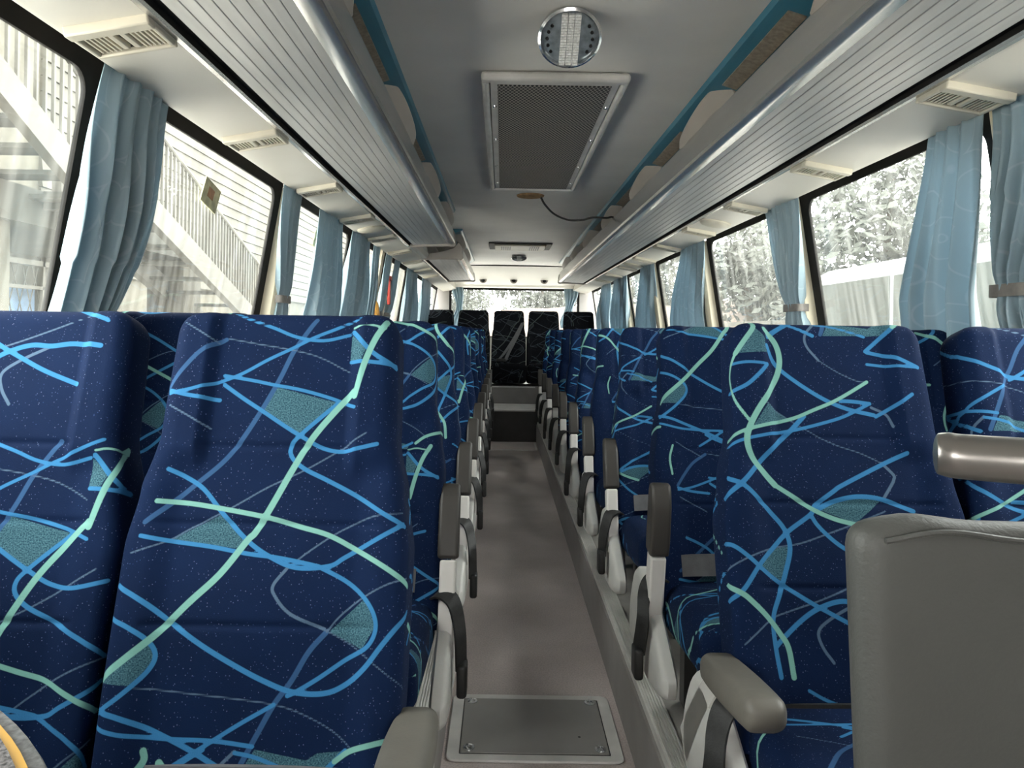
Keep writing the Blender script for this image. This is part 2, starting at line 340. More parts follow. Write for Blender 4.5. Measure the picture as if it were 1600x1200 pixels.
STROKES_C = [
 ('m',.005,[(-.157,.722),(-.155,.707),(-.176,.678),(-.197,.649)]),
 ('m',.003,[(-.197,.649),(-.214,.617),(-.217,.588),(-.205,.551),(-.181,.509)]),
 ('m',.0058,[(-.131,.705),(-.108,.676),(-.101,.641),(-.109,.606),(-.13,.571),(-.158,.533),(-.179,.497),(-.187,.467),(-.178,.434),(-.154,.402),(-.135,.379)]),
 ('m',.0045,[(-.135,.379),(-.097,.354),(-.064,.332),(-.025,.315),(.014,.305)]),
 ('m',.0035,[(-.238,.469),(-.185,.489),(-.13,.503),(-.081,.516),(-.043,.532),(.002,.551),(.037,.57),(.077,.594)]),
 ('m',.005,[(-.257,.188),(-.222,.175),(-.198,.155),(-.172,.129),(-.152,.103),(-.138,.078),(-.132,.027)]),
 ('b',.004,[(-.124,.687),(-.099,.705),(-.066,.725)]),
 ('b',.0042,[(-.128,.669),(-.115,.634),(-.096,.612),(-.056,.581),(-.013,.554),(.03,.536),(.083,.524)]),
 ('b',.003,[(-.016,.721),(.02,.714),(.083,.692)]),
 ('b',.004,[(-.225,.566),(-.184,.579),(-.155,.602),(-.131,.627)]),
 ('b',.003,[(-.205,.628),(-.165,.63),(-.131,.627)]),
 ('b',.0032,[(-.239,.454),(-.193,.469),(-.147,.479),(-.083,.491),(-.028,.505),(.022,.521),(.077,.548)]),
 ('b',.0038,[(.077,.548),(.044,.552),(.017,.553)]),
 ('b',.0048,[(-.062,.52),(-.096,.486),(-.135,.452),(-.167,.42),(-.206,.381),(-.252,.349)]),
 ('b',.0045,[(-.237,.392),(-.206,.381),(-.178,.358),(-.149,.325),(-.126,.294),(-.119,.258),(-.134,.209),(-.149,.169),(-.164,.129),(-.163,.08),(-.156,.027)]),
 ('b',.0042,[(.136,.446),(.085,.423),(.0,.381),(-.019,.369),(-.06,.34),(-.071,.323),(-.12,.289),(-.152,.258),(-.186,.224),(-.221,.178),(-.257,.156)]),
 ('b',.004,[(-.071,.323),(-.059,.301),(-.03,.271),(.002,.25),(.05,.228),(.104,.207)]),
 ('b',.0045,[(-.058,.332),(-.021,.349),(.027,.359),(.076,.354),(.134,.332)]),
 ('b',.004,[(-.258,.264),(-.232,.262),(-.205,.243),(-.178,.219),(-.144,.193),(-.093,.161),(-.046,.136),(-.001,.114),(.06,.091)]),
 ('b',.0045,[(.098,.159),(.042,.166),(-.0,.161),(-.037,.162),(-.078,.148),(-.114,.124),(-.16,.082)]),
 ('b',.0036,[(.159,.566),(.122,.541),(.086,.521)]),
 ('b',.004,[(.156,.726),(.124,.696),(.082,.66)]),
 ('b',.004,[(.085,.658),(.13,.647),(.179,.623)]),
 ('b',.003,[(.082,.632),(.13,.627),(.179,.623)]),
 ('t',.0026,[(-.016,.723),(-.041,.696),(-.041,.67),(-.019,.639)]),
 ('t',.0014,[(-.019,.639),(.018,.614),(.056,.596),(.077,.594)]),
 ('t',.0014,[(-.153,.555),(-.096,.513),(-.014,.466),(.043,.446),(.085,.426)]),
 ('t',.003,[(.085,.426),(.106,.403),(.105,.394),(.101,.386),(.079,.356)]),
 ('t',.0016,[(-.256,.212),(-.205,.24),(-.152,.258),(-.1,.267),(-.049,.284),(.008,.304),(.078,.331)]),
 ('t',.0016,[(-.223,.084),(-.172,.126),(-.134,.142),(-.07,.164),(.001,.193),(.079,.228)]),
 ('t',.0028,[(-.001,.16),(-.051,.133),(-.079,.109),(-.074,.081),(-.055,.053)]),
 ('t',.0028,[(.079,.54),(.108,.525),(.119,.501)]),
]
PATCHES_C = [
 [(-.155,.707),(-.132,.685),(-.129,.653),(-.194,.649)],
 [(-.139,.543),(-.096,.515),(-.176,.491)],
 [(-.164,.255),(-.12,.262),(-.138,.195),(-.184,.224)],
 [(-.052,.332),(-.021,.348),(.026,.356),(.073,.352),(.043,.328),(.015,.307)],
 [(.086,.705),(.112,.722),(.156,.726),(.124,.696),(.086,.693)],
]
# ---------------------------------------------------------------- the shell of the bus
XC = .175                                     # centre line of the bus
Y0, YR = -3.0, 11.3                           # front end with the added wall, rear wall
PLAT = .22                                    # seat platform above the aisle floor
AL, AR = -.17, .415                           # aisle edges
def half(z): return 1.240+.17*(1.25-z) if z > 1.1 else 1.2655
def X(s, w): return XC+s*w
FW = {-1: .0, 1: .9}                            # where the side glazing starts
SIDES = (('left', -1), ('right', 1))
struct(MB().box(AL-.02, AR+.02, Y0, 8.37, -.06, 0).build('floor', 'floor', smooth=False))
for sd, s in SIDES:
    x0, x1 = (X(-1, 1.305), AL) if s < 0 else (AR, X(1, 1.305))
    struct(MB().box(x0, x1, Y0, 9.1, -.05, PLAT-.004).build('platform_'+sd, 'platform', smooth=False))
    # ribbed aluminium nosing along the platform edge with the black skirting under it
    ex = AL if s < 0 else AR; t = MB()
    t.prism([(ex-s*.004, PLAT-.02), (ex-s*.004, PLAT+.004), (ex+s*.05, PLAT+.004), (ex+s*.05, PLAT-.004), (ex, PLAT-.004), (ex, PLAT-.02)], Y0, 8.36)
    for k in range(6): t.box(ex+s*(.004+.008*k)-.002, ex+s*(.004+.008*k)+.002, Y0, 8.36, PLAT+.002, PLAT+.008)
    struct(t.build('trim_1' if s < 0 else 'trim_2', 'alu', smooth=False))
    struct(MB().box(*sorted((ex-s*.012, ex)), Y0, 8.36, 0, PLAT-.02).build('baseboard_'+sd, 'riser', smooth=False))
    # lower wall lining, straight below the windows
    w = MB(); xa = X(s, 1.305)
    w.prism([(xa, -.05), (xa, .98), (X(s, half(1.12)), 1.12), (X(s, half(1.12)+.05), 1.12), (xa+s*.06, .98), (xa+s*.06, -.05)], Y0, YR)
    w.prism([(xa, .98), (X(s, half(1.12)), 1.12), (X(s, half(1.9)), 1.9), (X(s, half(1.9)+.05), 1.9), (X(s, half(1.12)+.05), 1.12), (xa+s*.06, .98)], Y0, FW[s])  # unseen blank side wall, added to cut light on the front seats
    # header above the windows, black where the glass is bonded to it
    w.prism([(X(s, half(1.92)), 1.92), (X(s, half(1.92)), 1.93), (X(s, 1.16), 1.95), (X(s, 1.22), 1.95), (X(s, half(1.92)+.05), 1.92)], Y0, YR)
    struct(w.build('wall_'+sd, 'wallp', smooth=False))
    # cove panel over the windows that carries the air outlets
    c = MB(); c.prism([(X(s, 1.094), H+.600), (X(s, 1.084), H+.601), (X(s, .89), H+.635), (X(s, .89), H+.70), (X(s, 1.094), H+.70)], Y0, YR)
    struct(c.build('trim_3' if s < 0 else 'trim_4', 'cove', smooth=False))
    # side of the roof behind the racks
    r = MB(); r.prism([(X(s, 1.13), H+.68), (X(s, .90), H+.69), (X(s, .90), H+.80), (X(s, .88), H+.86), (X(s, .64), H+.895), (X(s, .64), H+.98), (X(s, .9), H+.95), (X(s, 1.13), H+.8)], Y0, YR)
    struct(r.build('trim_5' if s < 0 else 'trim_6', 'ceiling', smooth=False))
c = MB(); c.prism([(X(-1, .66), H+.915), (X(-1, .3), H+.922), (X(1, .3), H+.922), (X(1, .66), H+.915), (X(1, .66), H+.99), (X(-1, .66), H+.99)], Y0, 10.25)
struct(c.build('ceiling', 'ceiling', smooth=False))
# rear bulkhead sloping down to the rear window
b = MB(); b.prism([(10.2, H+.925), (11.05, H+.70), (11.1, H+.67), (YR, H+.665), (YR+.06, H+.99), (10.2, H+.99)], X(-1, 1.14), X(1, 1.14), 'x')
struct(b.build('bulkhead_wall', 'cove', smooth=False))
struct(MB().box(X(-1, .66), X(1, .66), 10.19, 10.21, H+.905, H+.93).build('trim_7', 'dark', smooth=False))
RW = 1.0
fw = MB(); fw.box(X(-1, 1.36), X(1, 1.36), Y0-.06, Y0, -.05, 1.1); fw.box(X(-1, 1.36), X(1, 1.36), Y0-.06, Y0, 1.85, 2.25); fw.box(X(-1, 1.36), X(-1, 1.08), Y0-.06, Y0, 1.1, 1.85); fw.box(X(1, 1.08), X(1, 1.36), Y0-.06, Y0, 1.1, 1.85)  # unseen front wall, added with its opening sized to limit frontal light
struct(fw.build('wall_front_baffle', 'wallp', smooth=False))
rw = MB(); rw.box(X(-1, 1.26), X(-1, RW), YR, YR+.06, -.05, 1.95); rw.box(X(1, RW), X(1, 1.26), YR, YR+.06, -.05, 1.95); rw.box(X(-1, RW), X(1, RW), YR, YR+.06, -.05, 1.16)
struct(rw.build('wall_rear', 'wallp', smooth=False))
def frame_mesh(w, h, b, r, t):
    """a rounded rubber gasket in the local x-z plane, y is thickness"""
    m = MB(); n = 6; inner = []; outer = []
    for cx, cz, a0 in ((w/2-b-r, h/2-b-r, 0), (-(w/2-b-r), h/2-b-r, 90), (-(w/2-b-r), -(h/2-b-r), 180), (w/2-b-r, -(h/2-b-r), 270)):
        for k in range(n+1):
            a = math.radians(a0+90*k/n); inner.append((cx+r*math.cos(a), cz+r*math.sin(a)))
            qx = 1 if cx > 0 else -1; qz = 1 if cz > 0 else -1
            f = k/n if a0 in (0, 180) else 1-k/n
            # walk along the outer corner
            if a0 in (0, 180): ox, oz = (w/2*qx, (h/2-b-r)*qz+(b+r)*qz*min(1, 2*f)) if f <= .5 else (w/2*qx-(b+r)*qx*(2*f-1), h/2*qz)
            else: ox, oz = (w/2*qx, (h/2-b-r)*qz+(b+r)*qz*min(1, 2*f)) if f <= .5 else (w/2*qx-(b+r)*qx*(2*f-1), h/2*qz)
            outer.append((ox, oz))
    N = len(inner); vs = [(x, -t/2, z) for x, z in inner]+[(x, -t/2, z) for x, z in outer]+[(x, t/2, z) for x, z in inner]+[(x, t/2, z) for x, z in outer]; fs = []
    for i in range(N):
        j = (i+1) % N; fs += [(i, j, N+j, N+i), (2*N+i, 3*N+i, 3*N+j, 2*N+j), (i, 2*N+i, 2*N+j, j), (N+i, N+j, 3*N+j, 3*N+i)]
    return m.add(vs, fs)
LP = [1.87, 3.31, 4.83, 6.2, 7.6, 9.4]; RP = [1.93, 3.38, 4.9, 6.5, 8.0, 9.7]
zlo, zhi = 1.08, 1.925; slant = math.atan2(half(zlo)-half(zhi), zhi-zlo); hgt = (zhi-zlo)/math.cos(slant)
wn = 0
for s, PP in ((-1, LP), (1, RP)):
    ed = [FW[s]]+PP+[11.1]
    for i in range(len(ed)-1):
        wn += 1
        a = ed[i]+.05; bb = ed[i+1]-.05; cy = (a+bb)/2; wid = bb-a
        zc = (zlo+zhi)/2
        f = frame_mesh(wid, hgt, .078, .06, .012).build('window_%d' % wn, 'rubber', angle=60)
        # local x along the bus, local z up the slanted side
        f.matrix_world = Matrix.Translation((X(s, half(zc)+.028), cy, zc)) @ Matrix.Rotation(-slant if s > 0 else slant, 4, 'Y') @ Matrix.Rotation(math.pi/2, 4, 'Z')
        struct(f)
        pn = MB().box(-wid/2+.02, wid/2-.02, -.003, .003, -hgt/2+.02, hgt/2-.02).build('pane', 'glass', f, smooth=False)
    for i, y in enumerate(PP):
        wd = .052; p = MB(); z0, z1 = .98, 1.87
        vs = []
        for z in (z0, z1):
            for dx, dy in ((.055, -wd), (-.01, -wd), (-.022, -wd*.6), (-.022, wd*.6), (-.01, wd), (.055, wd)): vs.append((X(s, half(max(z, 1.11))+dx), y+dy, z))
        p.add(vs, [(0, 1, 2, 3, 4, 5), (6, 7, 8, 9, 10, 11)]+[(k, (k+1) % 6, 6+(k+1) % 6, 6+k) for k in range(6)])
        struct(p.build('pillar', 'cream', angle=50))
# broad cream post of the emergency door
p = MB(); vs = []
for z in (.98, 1.87):
    for dx, dy in ((.02, -.06), (-.045, -.05), (-.045, .05), (.02, .06)): vs.append((X(-1, half(max(z, 1.11))+dx), 5.64+dy, z))
struct(p.add(vs, [(0, 1, 2, 3), (4, 5, 6, 7), (0, 1, 5, 4), (1, 2, 6, 5), (2, 3, 7, 6), (3, 0, 4, 7)]).build('door_1', 'cream', angle=50))
f = frame_mesh(2*RW, .78, .035, .05, .05).build('window_%d' % (wn+1), 'rubber', angle=60); f.location = (XC, YR+.03, 1.53); struct(f)
MB().box(-RW+.02, RW-.02, -.004, .004, -.37, .37).build('pane', 'glass', f, smooth=False)
# steps at the end of the aisle
struct(MB().box(AL-.02, AR+.02, 8.36, 9.12, 0, .345).build('step_riser_wall', 'dark', smooth=False))
struct(MB().box(AL-.02, AR+.02, 8.35, 9.1, .345, .36).build('step_tread_floor', 'alu', smooth=False))
struct(MB().box(AL-.6, AR+.6, 9.1, 9.15, .30, .575).build('bench_front_wall', 'riser', smooth=False))
struct(MB().box(X(-1, 1.2655), X(1, 1.2655), 9.15, YR, 0, .575).build('bench_base_floor', 'riser', smooth=False))
struct(MB().box(AL, AR, 9.085, 9.1, .56, .575).build('trim_8', 'alu', smooth=False))

# ---------------------------------------------------------------- seats
VT = .725; REC = math.atan2(.21, .688); ZB = .36   # backrest length, recline, local height of its lower end
PW, PH = .52, .72
def strokes_for(parts):
    segs = []; pats = []
    for nm, du, dv in parts:
        ST, PT = (STROKES_A, PATCHES_A) if nm == 'A' else (STROKES_C, PATCHES_C)
        for k, w, pts in ST:
            q = spline([(u+du, v+dv, 0) for u, v in pts], 5)
            for a, b in zip(q[:-1], q[1:]): segs.append((k, w, a.x, a.y, b.x, b.y))
        for pl in PT: pats.append([(u+du, v+dv) for u, v in pl])
    return segs, pats
def tile(nm, du, dv, other=None):
    out = [(nm, du, dv)]
    for a in (-1, 0, 1):
        for b_ in (-1, 0, 1):
            if (a or b_): out.append((other if other and (a+b_) % 2 else nm, du+a*PW, dv+b_*PH))
    return out
FAB = [[('A', 0, 0), ('C', .52, 0), ('C', -.52, 0), ('C', 0, .72), ('C', 0, -.72)], tile('A', .06, -.23, 'C'), [('C', 0, 0), ('A', .52, 0), ('A', -.52, 0), ('A', 0, .72), ('A', 0, -.72)],
       tile('C', .21, .30), tile('A', .02, -.34), tile('A', -.2, .25, 'C'), tile('C', -.17, -.2, 'A')]
FAB = [strokes_for(p) for p in FAB]
def cloth_attrs(me, UV, var):
    """signed distances (m) from every vertex to the woven lines and patches of the fabric"""
    segs, pats = FAB[var]; n = len(UV); lo = UV.min(0)-.03; hi = UV.max(0)+.03
    for key, nm in (('m', 'mint_d'), ('b', 'blue_d'), ('s', 'steel_d'), ('t', 'thread_d')):
        d = np.full(n, .05)
        for k, w, ax, ay, bx, by in segs:
            if k != key or max(ax, bx) < lo[0] or min(ax, bx) > hi[0] or max(ay, by) < lo[1] or min(ay, by) > hi[1]: continue
            near = np.nonzero((UV[:, 0] > min(ax, bx)-.03) & (UV[:, 0] < max(ax, bx)+.03) & (UV[:, 1] > min(ay, by)-.03) & (UV[:, 1] < max(ay, by)+.03))[0]
            if not len(near): continue
            P = UV[near]; dx, dy = bx-ax, by-ay; t = np.clip(((P[:, 0]-ax)*dx+(P[:, 1]-ay)*dy)/(dx*dx+dy*dy+1e-12), 0, 1)
            d[near] = np.minimum(d[near], np.hypot(P[:, 0]-ax-t*dx, P[:, 1]-ay-t*dy)-w)
        me.attributes.new(nm, 'FLOAT', 'POINT').data.foreach_set('value', d.astype(np.float32))
    d = np.full(n, .05)
    for pl in pats:
        A = np.array(pl); B = np.roll(A, -1, 0); ins = np.zeros(n, bool); dd = np.full(n, 9.)
        for (ax, ay), (bx, by) in zip(A, B):
            dx, dy = bx-ax, by-ay; t = np.clip(((UV[:, 0]-ax)*dx+(UV[:, 1]-ay)*dy)/(dx*dx+dy*dy+1e-12), 0, 1)
            dd = np.minimum(dd, np.hypot(UV[:, 0]-ax-t*dx, UV[:, 1]-ay-t*dy))
            cr = (ay > UV[:, 1]) != (by > UV[:, 1]); xx = ax+(UV[:, 1]-ay)*dx/(dy if abs(dy) > 1e-9 else 1e-9); ins ^= cr & (UV[:, 0] < xx)
        d = np.minimum(d, np.where(ins, -dd, dd))
    me.attributes.new('patch_d', 'FLOAT', 'POINT').data.foreach_set('value', d.astype(np.float32))
    ul = me.uv_layers.new(name='cloth'); li = np.empty(len(me.loops), np.int32); me.loops.foreach_get('vertex_index', li)
    ul.data.foreach_set('uv', UV[li].astype(np.float32).ravel())
def sstep(a, b, x):
    t = max(0., min(1., (x-a)/(b-a))); return t*t*(3-2*t)
def lerp_tab(tab, x):
    for (a, fa), (b, fb) in zip(tab[:-1], tab[1:]):
        if x <= b: return fa+(fb-fa)*sstep(a, b, x) if x > a else fa
    return tab[-1][1]
def backrest_mesh(name, var, fine, rear=False):
    NF = 145 if fine else 92; NV = 255 if fine else 165; NC = 9
    wt = [(-.1, .236), (.12, .239), (.30, .239), (.40, .226), (.50, .207), (.72, .202)] if not rear else [(-.1, .226), (.15, .226), (.36, .222), (.50, .205), (.72, .196)]
    rings = []
    vs_ = [-.10+(VT-.03+.10)*i/(NV-8) for i in range(NV-7)]
    for k in range(1, 8): vs_.append(VT-.03+.03*math.sin(math.pi/2*k/7))
    verts = []; uvs = []; idx = []
    for v in vs_:
        w = lerp_tab(wt, v); R = .05
        if v > VT-R: w -= R*(1-math.sqrt(max(0, 1-((v-(VT-R))/R)**2)))*.9
        bt = lerp_tab([(-.1, .075), (.3, .085), (.6, .065), (.72, .06)], v); ft = .028
        k_top = math.sqrt(max(.0, 1-max(0, (v-(VT-.03))/.03)**2)); sc = .25+.75*k_top
        rc = .024
        pts = []
        ins = w-rc
        for i in range(NF): pts.append((-ins+2*ins*i/(NF-1), -ft, 'f'))
        for k in range(1, NC+1): a = math.pi/2*k/NC; pts.append((ins+rc*math.sin(a), -ft+rc*(1-math.cos(a)), 'f'))
        for k in range(1, 4): pts.append((w, -ft+rc+(bt-rc)*k/4+.001, 's'))
        for k in range(0, NC+1): a = math.pi/2*k/NC; pts.append((ins+rc*math.cos(a), bt-rc+ft*0+rc*math.sin(a), 's'))
        nb = 12
        for i in range(1, nb): pts.append((ins-2*ins*i/nb, bt, 'b'))
        for k in range(0, NC+1): a = math.pi/2*k/NC; pts.append((-ins-rc*math.sin(a), bt-rc+rc*math.cos(a), 's'))
        for k in range(1, 4): pts.append((-w, bt-rc-(bt-rc+ft-rc)*k/4, 's'))
        for k in range(NC, 0, -1): a = math.pi/2*k/NC; pts.append((-ins-rc*math.sin(a), -ft+rc*(1-math.cos(a)), 'f'))
        ring = []; acc = 0
        # unrolled coordinate: front by x, then onwards round the side
        U = [0]*len(pts); half_i = NF//2
        for j in range(half_i+1, len(pts)): U[j] = U[j-1]+math.hypot(pts[j][0]-pts[j-1][0], pts[j][1]-pts[j-1][1]) if j > NF-1 else pts[j][0]
        for j in range(0, half_i+1): U[j] = pts[j][0]
        last = len(pts)-1; prev = pts[0]; u = pts[0][0]
        for j in range(last, last-(NC*2+5), -1):
            u -= math.hypot(pts[j][0]-prev[0], pts[j][1]-prev[1]); U[j] = u; prev = pts[j]
        for j, (x, y, k) in enumerate(pts):
            if k == 'f':
                ax = abs(x)
                wing = sstep(.115, .142, ax)*sstep(.42, .475, v)*.017*(1-.35*sstep(.17, .205, ax))
                side = sstep(.145, .20, ax)*(1-sstep(.40, .47, v))*.014
                lum = .012*math.exp(-((v-.2)/.13)**2)*(1-(ax/.25)**2)
                seam = 0
                for sv in (.476, .345, .185):
                    seam += .0035*math.exp(-((v-sv)/.0055)**2)*(1-sstep(.125, .14, ax) if sv > .4 else 1-sstep(.17, .2, ax))
                cr = -.004*(1-(x/.2)**2) if ax < .2 else 0
                if rear: wing *= .4
                y -= wing+side+lum-seam-cr*0
            yy = y*sc + (0.01*(1-sc))
            vert = Vector((x, yy*math.cos(REC)+v*math.sin(REC), ZB+v*math.cos(REC)-yy*math.sin(REC)))
            # keep the bottom clear of the cushion
            ring.append(len(verts)); verts.append(vert); uvs.append((U[j], v))
        rings.append(ring)
    faces = []
    for a, b in zip(rings[:-1], rings[1:]):
        n = len(a)
        for i in range(n): faces.append((a[i], a[(i+1) % n], b[(i+1) % n], b[i]))
    for ring, sg in ((rings[0], -1), (rings[-1], 1)):
        c = len(verts); verts.append(sum((verts[i] for i in ring), Vector())/len(ring)); uvs.append((0, VT+.02 if sg > 0 else -.12))
        n = len(ring)
        for i in range(n): faces.append((ring[i], ring[(i+1) % n], c) if sg > 0 else (ring[(i+1) % n], ring[i], c))
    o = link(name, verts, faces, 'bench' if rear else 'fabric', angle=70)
    cloth_attrs(o.data, np.array(uvs), var)
    return o
def cushion_mesh(name, var, fine, rear=False):
    sx, sy, sz, r = (.455, .47, .135, .045) if not rear else (.452, .47, .235, .04)
    vs, fs = rbox_uv(sx, sy, sz, r, .0035 if fine else .006); uv = []; out = []
    for p in vs:
        d = sz/2-p.z; u = p.x; v = -p.y
        fr = max(0, -p.y-(sy/2-r)); u = p.x+(d if p.x > 0 else -d)*(1 if abs(p.x) > sx/2-r else 0)
        v = p.y-(d if p.y < -(sy/2-r) else 0)
        uv.append((u, v+.30))
        z = p.z+.012*(1-(p.x/.23)**2)*(1 if p.z > 0 else 0)+.04*(-p.y/.235)*.5
        out.append((p.x, p.y-.205, ZB-(.125 if rear else .075)+z))
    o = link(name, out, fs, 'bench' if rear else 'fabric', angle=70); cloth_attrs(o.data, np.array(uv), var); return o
BACK = {}; CUSH = {}
def part_copy(cache, key, maker, parent):
    if key not in cache:
        o = maker(); cache[key] = o
    else:
        o = cache[key].copy(); COL.objects.link(o)
    o.parent = parent; return o
SHIELD = [(-.25, .125), (-.257, .16), (-.235, .185), (-.12, .25), (.02, .32), (.10, .34), (.17, .315), (.225, .24), (.25, .17), (.24, .105), (.12, .075), (-.05, .078), (-.18, .098)]
def loft_panel(poly, x0, x1, s):
    """a swollen side panel: outline at both faces, pulled in towards the outside face"""
    cx = sum(p[0] for p in poly)/len(poly); cz = sum(p[1] for p in poly)/len(poly); n = len(poly)
    q = [Vector((a, b, 0)) for a, b in poly]; sm = spline(q+[q[0]], 3)[:-1]; n = len(sm)
    lay = [(x0, .94), (x0+s*.006, 1.0), (x1-s*.014, 1.0), (x1-s*.004, .95), (x1, .86)]; vs = []; fs = []
    for x, k in lay: vs += [(x, cx+(p.x-cx)*k, cz+(p.y-cz)*k) for p in sm]
    for i in range(len(lay)-1):
        for j in range(n): fs.append((i*n+j, i*n+(j+1) % n, (i+1)*n+(j+1) % n, (i+1)*n+j))
    fs += [list(range(n)), list(range((len(lay)-1)*n, len(lay)*n))]
    return vs, fs
PADP = [(-.03, -.012), (-.034, .03), (-.03, .125), (-.014, .17), (.0, .183), (.022, .18), (.032, .16), (.032, .02), (.028, -.012)]
def armrest(parent, s, mode):
    """mode: an angle (deg) for a raised arm, 'down' for a lowered one"""
    if mode == 'down':
        a = MB(); x0, x1 = s*.238, s*.276
        path = spline([(.22, .13, 0), (.15, .22, 0), (.06, .32, 0), (-.02, .385, 0), (-.12, .405, 0)], 5)
        wd = [.085, .08, .075, .065, .05]; up = []; dn = []
        for i, p in enumerate(path):
            d = (path[min(i+1, len(path)-1)]-path[max(i-1, 0)]).normalized(); nn = Vector((-d.y, d.x, 0)); w = .085-.04*i/(len(path)-1)
            up.append(p+nn*w/2); dn.append(p-nn*w/2)
        a.prism([(p.x, p.y) for p in up+dn[::-1]], min(x0, x1), max(x0, x1), 'x')
        o = a.build('armrest', 'post', parent, bevel=.006)
        vs, fs = rbox_uv(.078, .29, .06, .022, .03)
        out = []
        for v in vs:
            t = (v.y+.145)/.29; z = v.z*(.55+.45*min(1, 2.2*(1-abs(2*t-1)**2.5)+.2)); out.append((s*.262+v.x*(.85+.15*math.sin(math.pi*t)), -.105+v.y, .412+z-.045*(t-.5)))
        link('armrest_pad', out, fs, 'padlight', o, angle=50)
        return o
    piv = Vector((0, -.05, .25)); a = MB()
    a.prism([(-.026, -.04), (-.028, .19), (.026, .19), (.030, -.02), (.018, -.05)], s*.238 if s > 0 else -.280, .280 if s > 0 else -.238, 'x')
    o = a.build('armrest', 'post', parent, bevel=.006); o.location = piv; o.rotation_euler = (math.radians(mode), 0, 0)
    pd = MB(); pd.prism([(x, z+.205) for x, z in PADP], s*.258-.027, s*.258+.027, 'x'); pd.build('armrest_pad', 'pad', o, bevel=.009, bseg=3)
    return o
ARM = {}; SH = {}; LEG = {}; BELT = {}
def belt(parent, s, side_loop, droop, dz=0., m='lap'):
    b = MB(); b.ribbon(spline([(-.225, .01, .37+dz), (-.15, -.035, .392+dz), (0, -.045, .398+dz), (.15, -.035, .392+dz), (.225, .01, .37+dz)], 5), (0, .25, 1), .058, .012)
    o = b.build('lap_belt', m, parent, angle=50)
    if side_loop:
        l = MB(); e = s
        l.ribbon(spline([(e*.215, -.02, .345), (e*.245, -.04, .362), (e*.275, -.06, .350), (e*.290, -.07, .31), (e*.298, -.065-.02*droop, .26), (e*.299, -.06, .205-.02*droop)], 5), (.45*e, .8, .25), [.046]*26, .006)
        lo = l.build('hanging_strap', 'web', o, angle=50)
        vs, fs = rbox_uv(.026, .06, .085, .01, .03); link('buckle', [(v.x+e*.302, v.y-.058, v.z+.175-.02*droop) for v in vs], fs, 'black', o)
    return o
def make_seat(loc, s, aisle, var, fine, arm=None, label='', group='', droop=0, bench=False):
    root = empty('passenger_seat', loc)
    tag(root, label, 'seat', group)
    part_copy(BACK, (var, fine, bench), lambda: backrest_mesh('backrest', var, fine, bench), root)
    part_copy(CUSH, ((var+2) % len(FAB), fine, bench), lambda: cushion_mesh('seat_cushion', (var+2) % len(FAB), fine, bench), root)
    if not bench:
        def legs(y):
            m = MB(); m.box(-.20, .20, y-.02, y+.02, .19, .215); m.box(-.17, -.13, y-.025, y+.025, 0, .20); m.box(.13, .17, y-.025, y+.025, 0, .20); return m.build('leg', 'steel', smooth=False)
        for y in (-.30, -.02): part_copy(LEG, y, lambda: legs(y), root)
    if aisle:
        def mk():
            vs, fs = loft_panel(SHIELD, s*.236, s*.276, s); return link('side_shield', vs, fs, 'shell', angle=40)
        part_copy(SH, s, mk, root)
        key = (s, arm)
        if key not in ARM: ARM[key] = armrest(root, s, arm)
        else:
            c = ARM[key].copy(); COL.objects.link(c); c.parent = root
            for ch in [x for x in bpy.data.objects if x.parent == ARM[key]]: d = ch.copy(); COL.objects.link(d); d.parent = c
        key = (s, droop, arm == 'down')
        if key not in BELT: BELT[key] = belt(root, s, True, droop, *((-.07, 'lap' if s > 0 else 'web') if arm == 'down' else ()))
        else:
            c = BELT[key].copy(); COL.objects.link(c); c.parent = root
            for ch in [x for x in bpy.data.objects if x.parent == BELT[key]]: d = ch.copy(); COL.objects.link(d); d.parent = c
    elif not bench:
        if 'w' not in BELT: BELT['w'] = belt(root, s, False, 0, -.10)
        else: c = BELT['w'].copy(); COL.objects.link(c); c.parent = root
    return root
ORD = ['first', 'second', 'third', 'fourth', 'fifth', 'sixth', 'seventh', 'eighth', 'ninth', 'tenth']
VARS_A = [0, 4, 5, 1, 6, 3, 4, 2, 5, 0]; VARS_W = [1, 5, 3, 6, 0, 2, 1, 3, 6, 4]
VARR_A = [2, 4, 6, 1, 5, 0, 3, 4, 6, 2]; VARR_W = [6, 6, 5, 0, 2, 4, 1, 5, 3, 6]
NROW = 10
for k in range(NROW):
    yl = 1.17+.745*k; yr = 1.39 if k == 0 else 2.07+.745*(k-1); fine = k < 2
    ordw = ORD[k]
    la = 'navy swirl-patterned seat with its grey armrest lowered, aisle side, first row on the staircase side' if k == 0 else f'navy swirl-patterned aisle seat with raised armrest, {ordw} row on the staircase side'
    make_seat((-.39, yl, PLAT), 1, True, VARS_A[k], fine, 'down' if k == 0 else -17, la, 'aisle seats on the staircase side', k % 3)
    up = make_seat((-.876, yl, PLAT), -1, False, VARS_W[k], fine, None, f'navy swirl-patterned window seat without armrest, {ordw} row on the staircase side', 'window seats on the staircase side')
    if k in (1, 2): up.rotation_euler = (math.radians(5), 0, 0)     # these two backs stand more upright
    ra = 'navy swirl-patterned aisle seat with lowered olive armrest, first row, behind the grey partition' if k == 0 else (
        'navy swirl-patterned aisle seat with half-raised armrest, second row on the parked coach side' if k == 1 else f'navy swirl-patterned aisle seat with raised armrest, {ordw} row on the parked coach side')
    make_seat((.685, yr, PLAT), -1, True, VARR_A[k], fine, 'down' if k == 0 else (10 if k == 1 else -17), ra, 'aisle seats on the parked coach side', (k+1) % 3)
    make_seat((1.172, yr, PLAT), 1, False, VARR_W[k], fine, None, f'navy swirl-patterned window seat without armrest, {ordw} row on the parked coach side', 'window seats on the parked coach side')
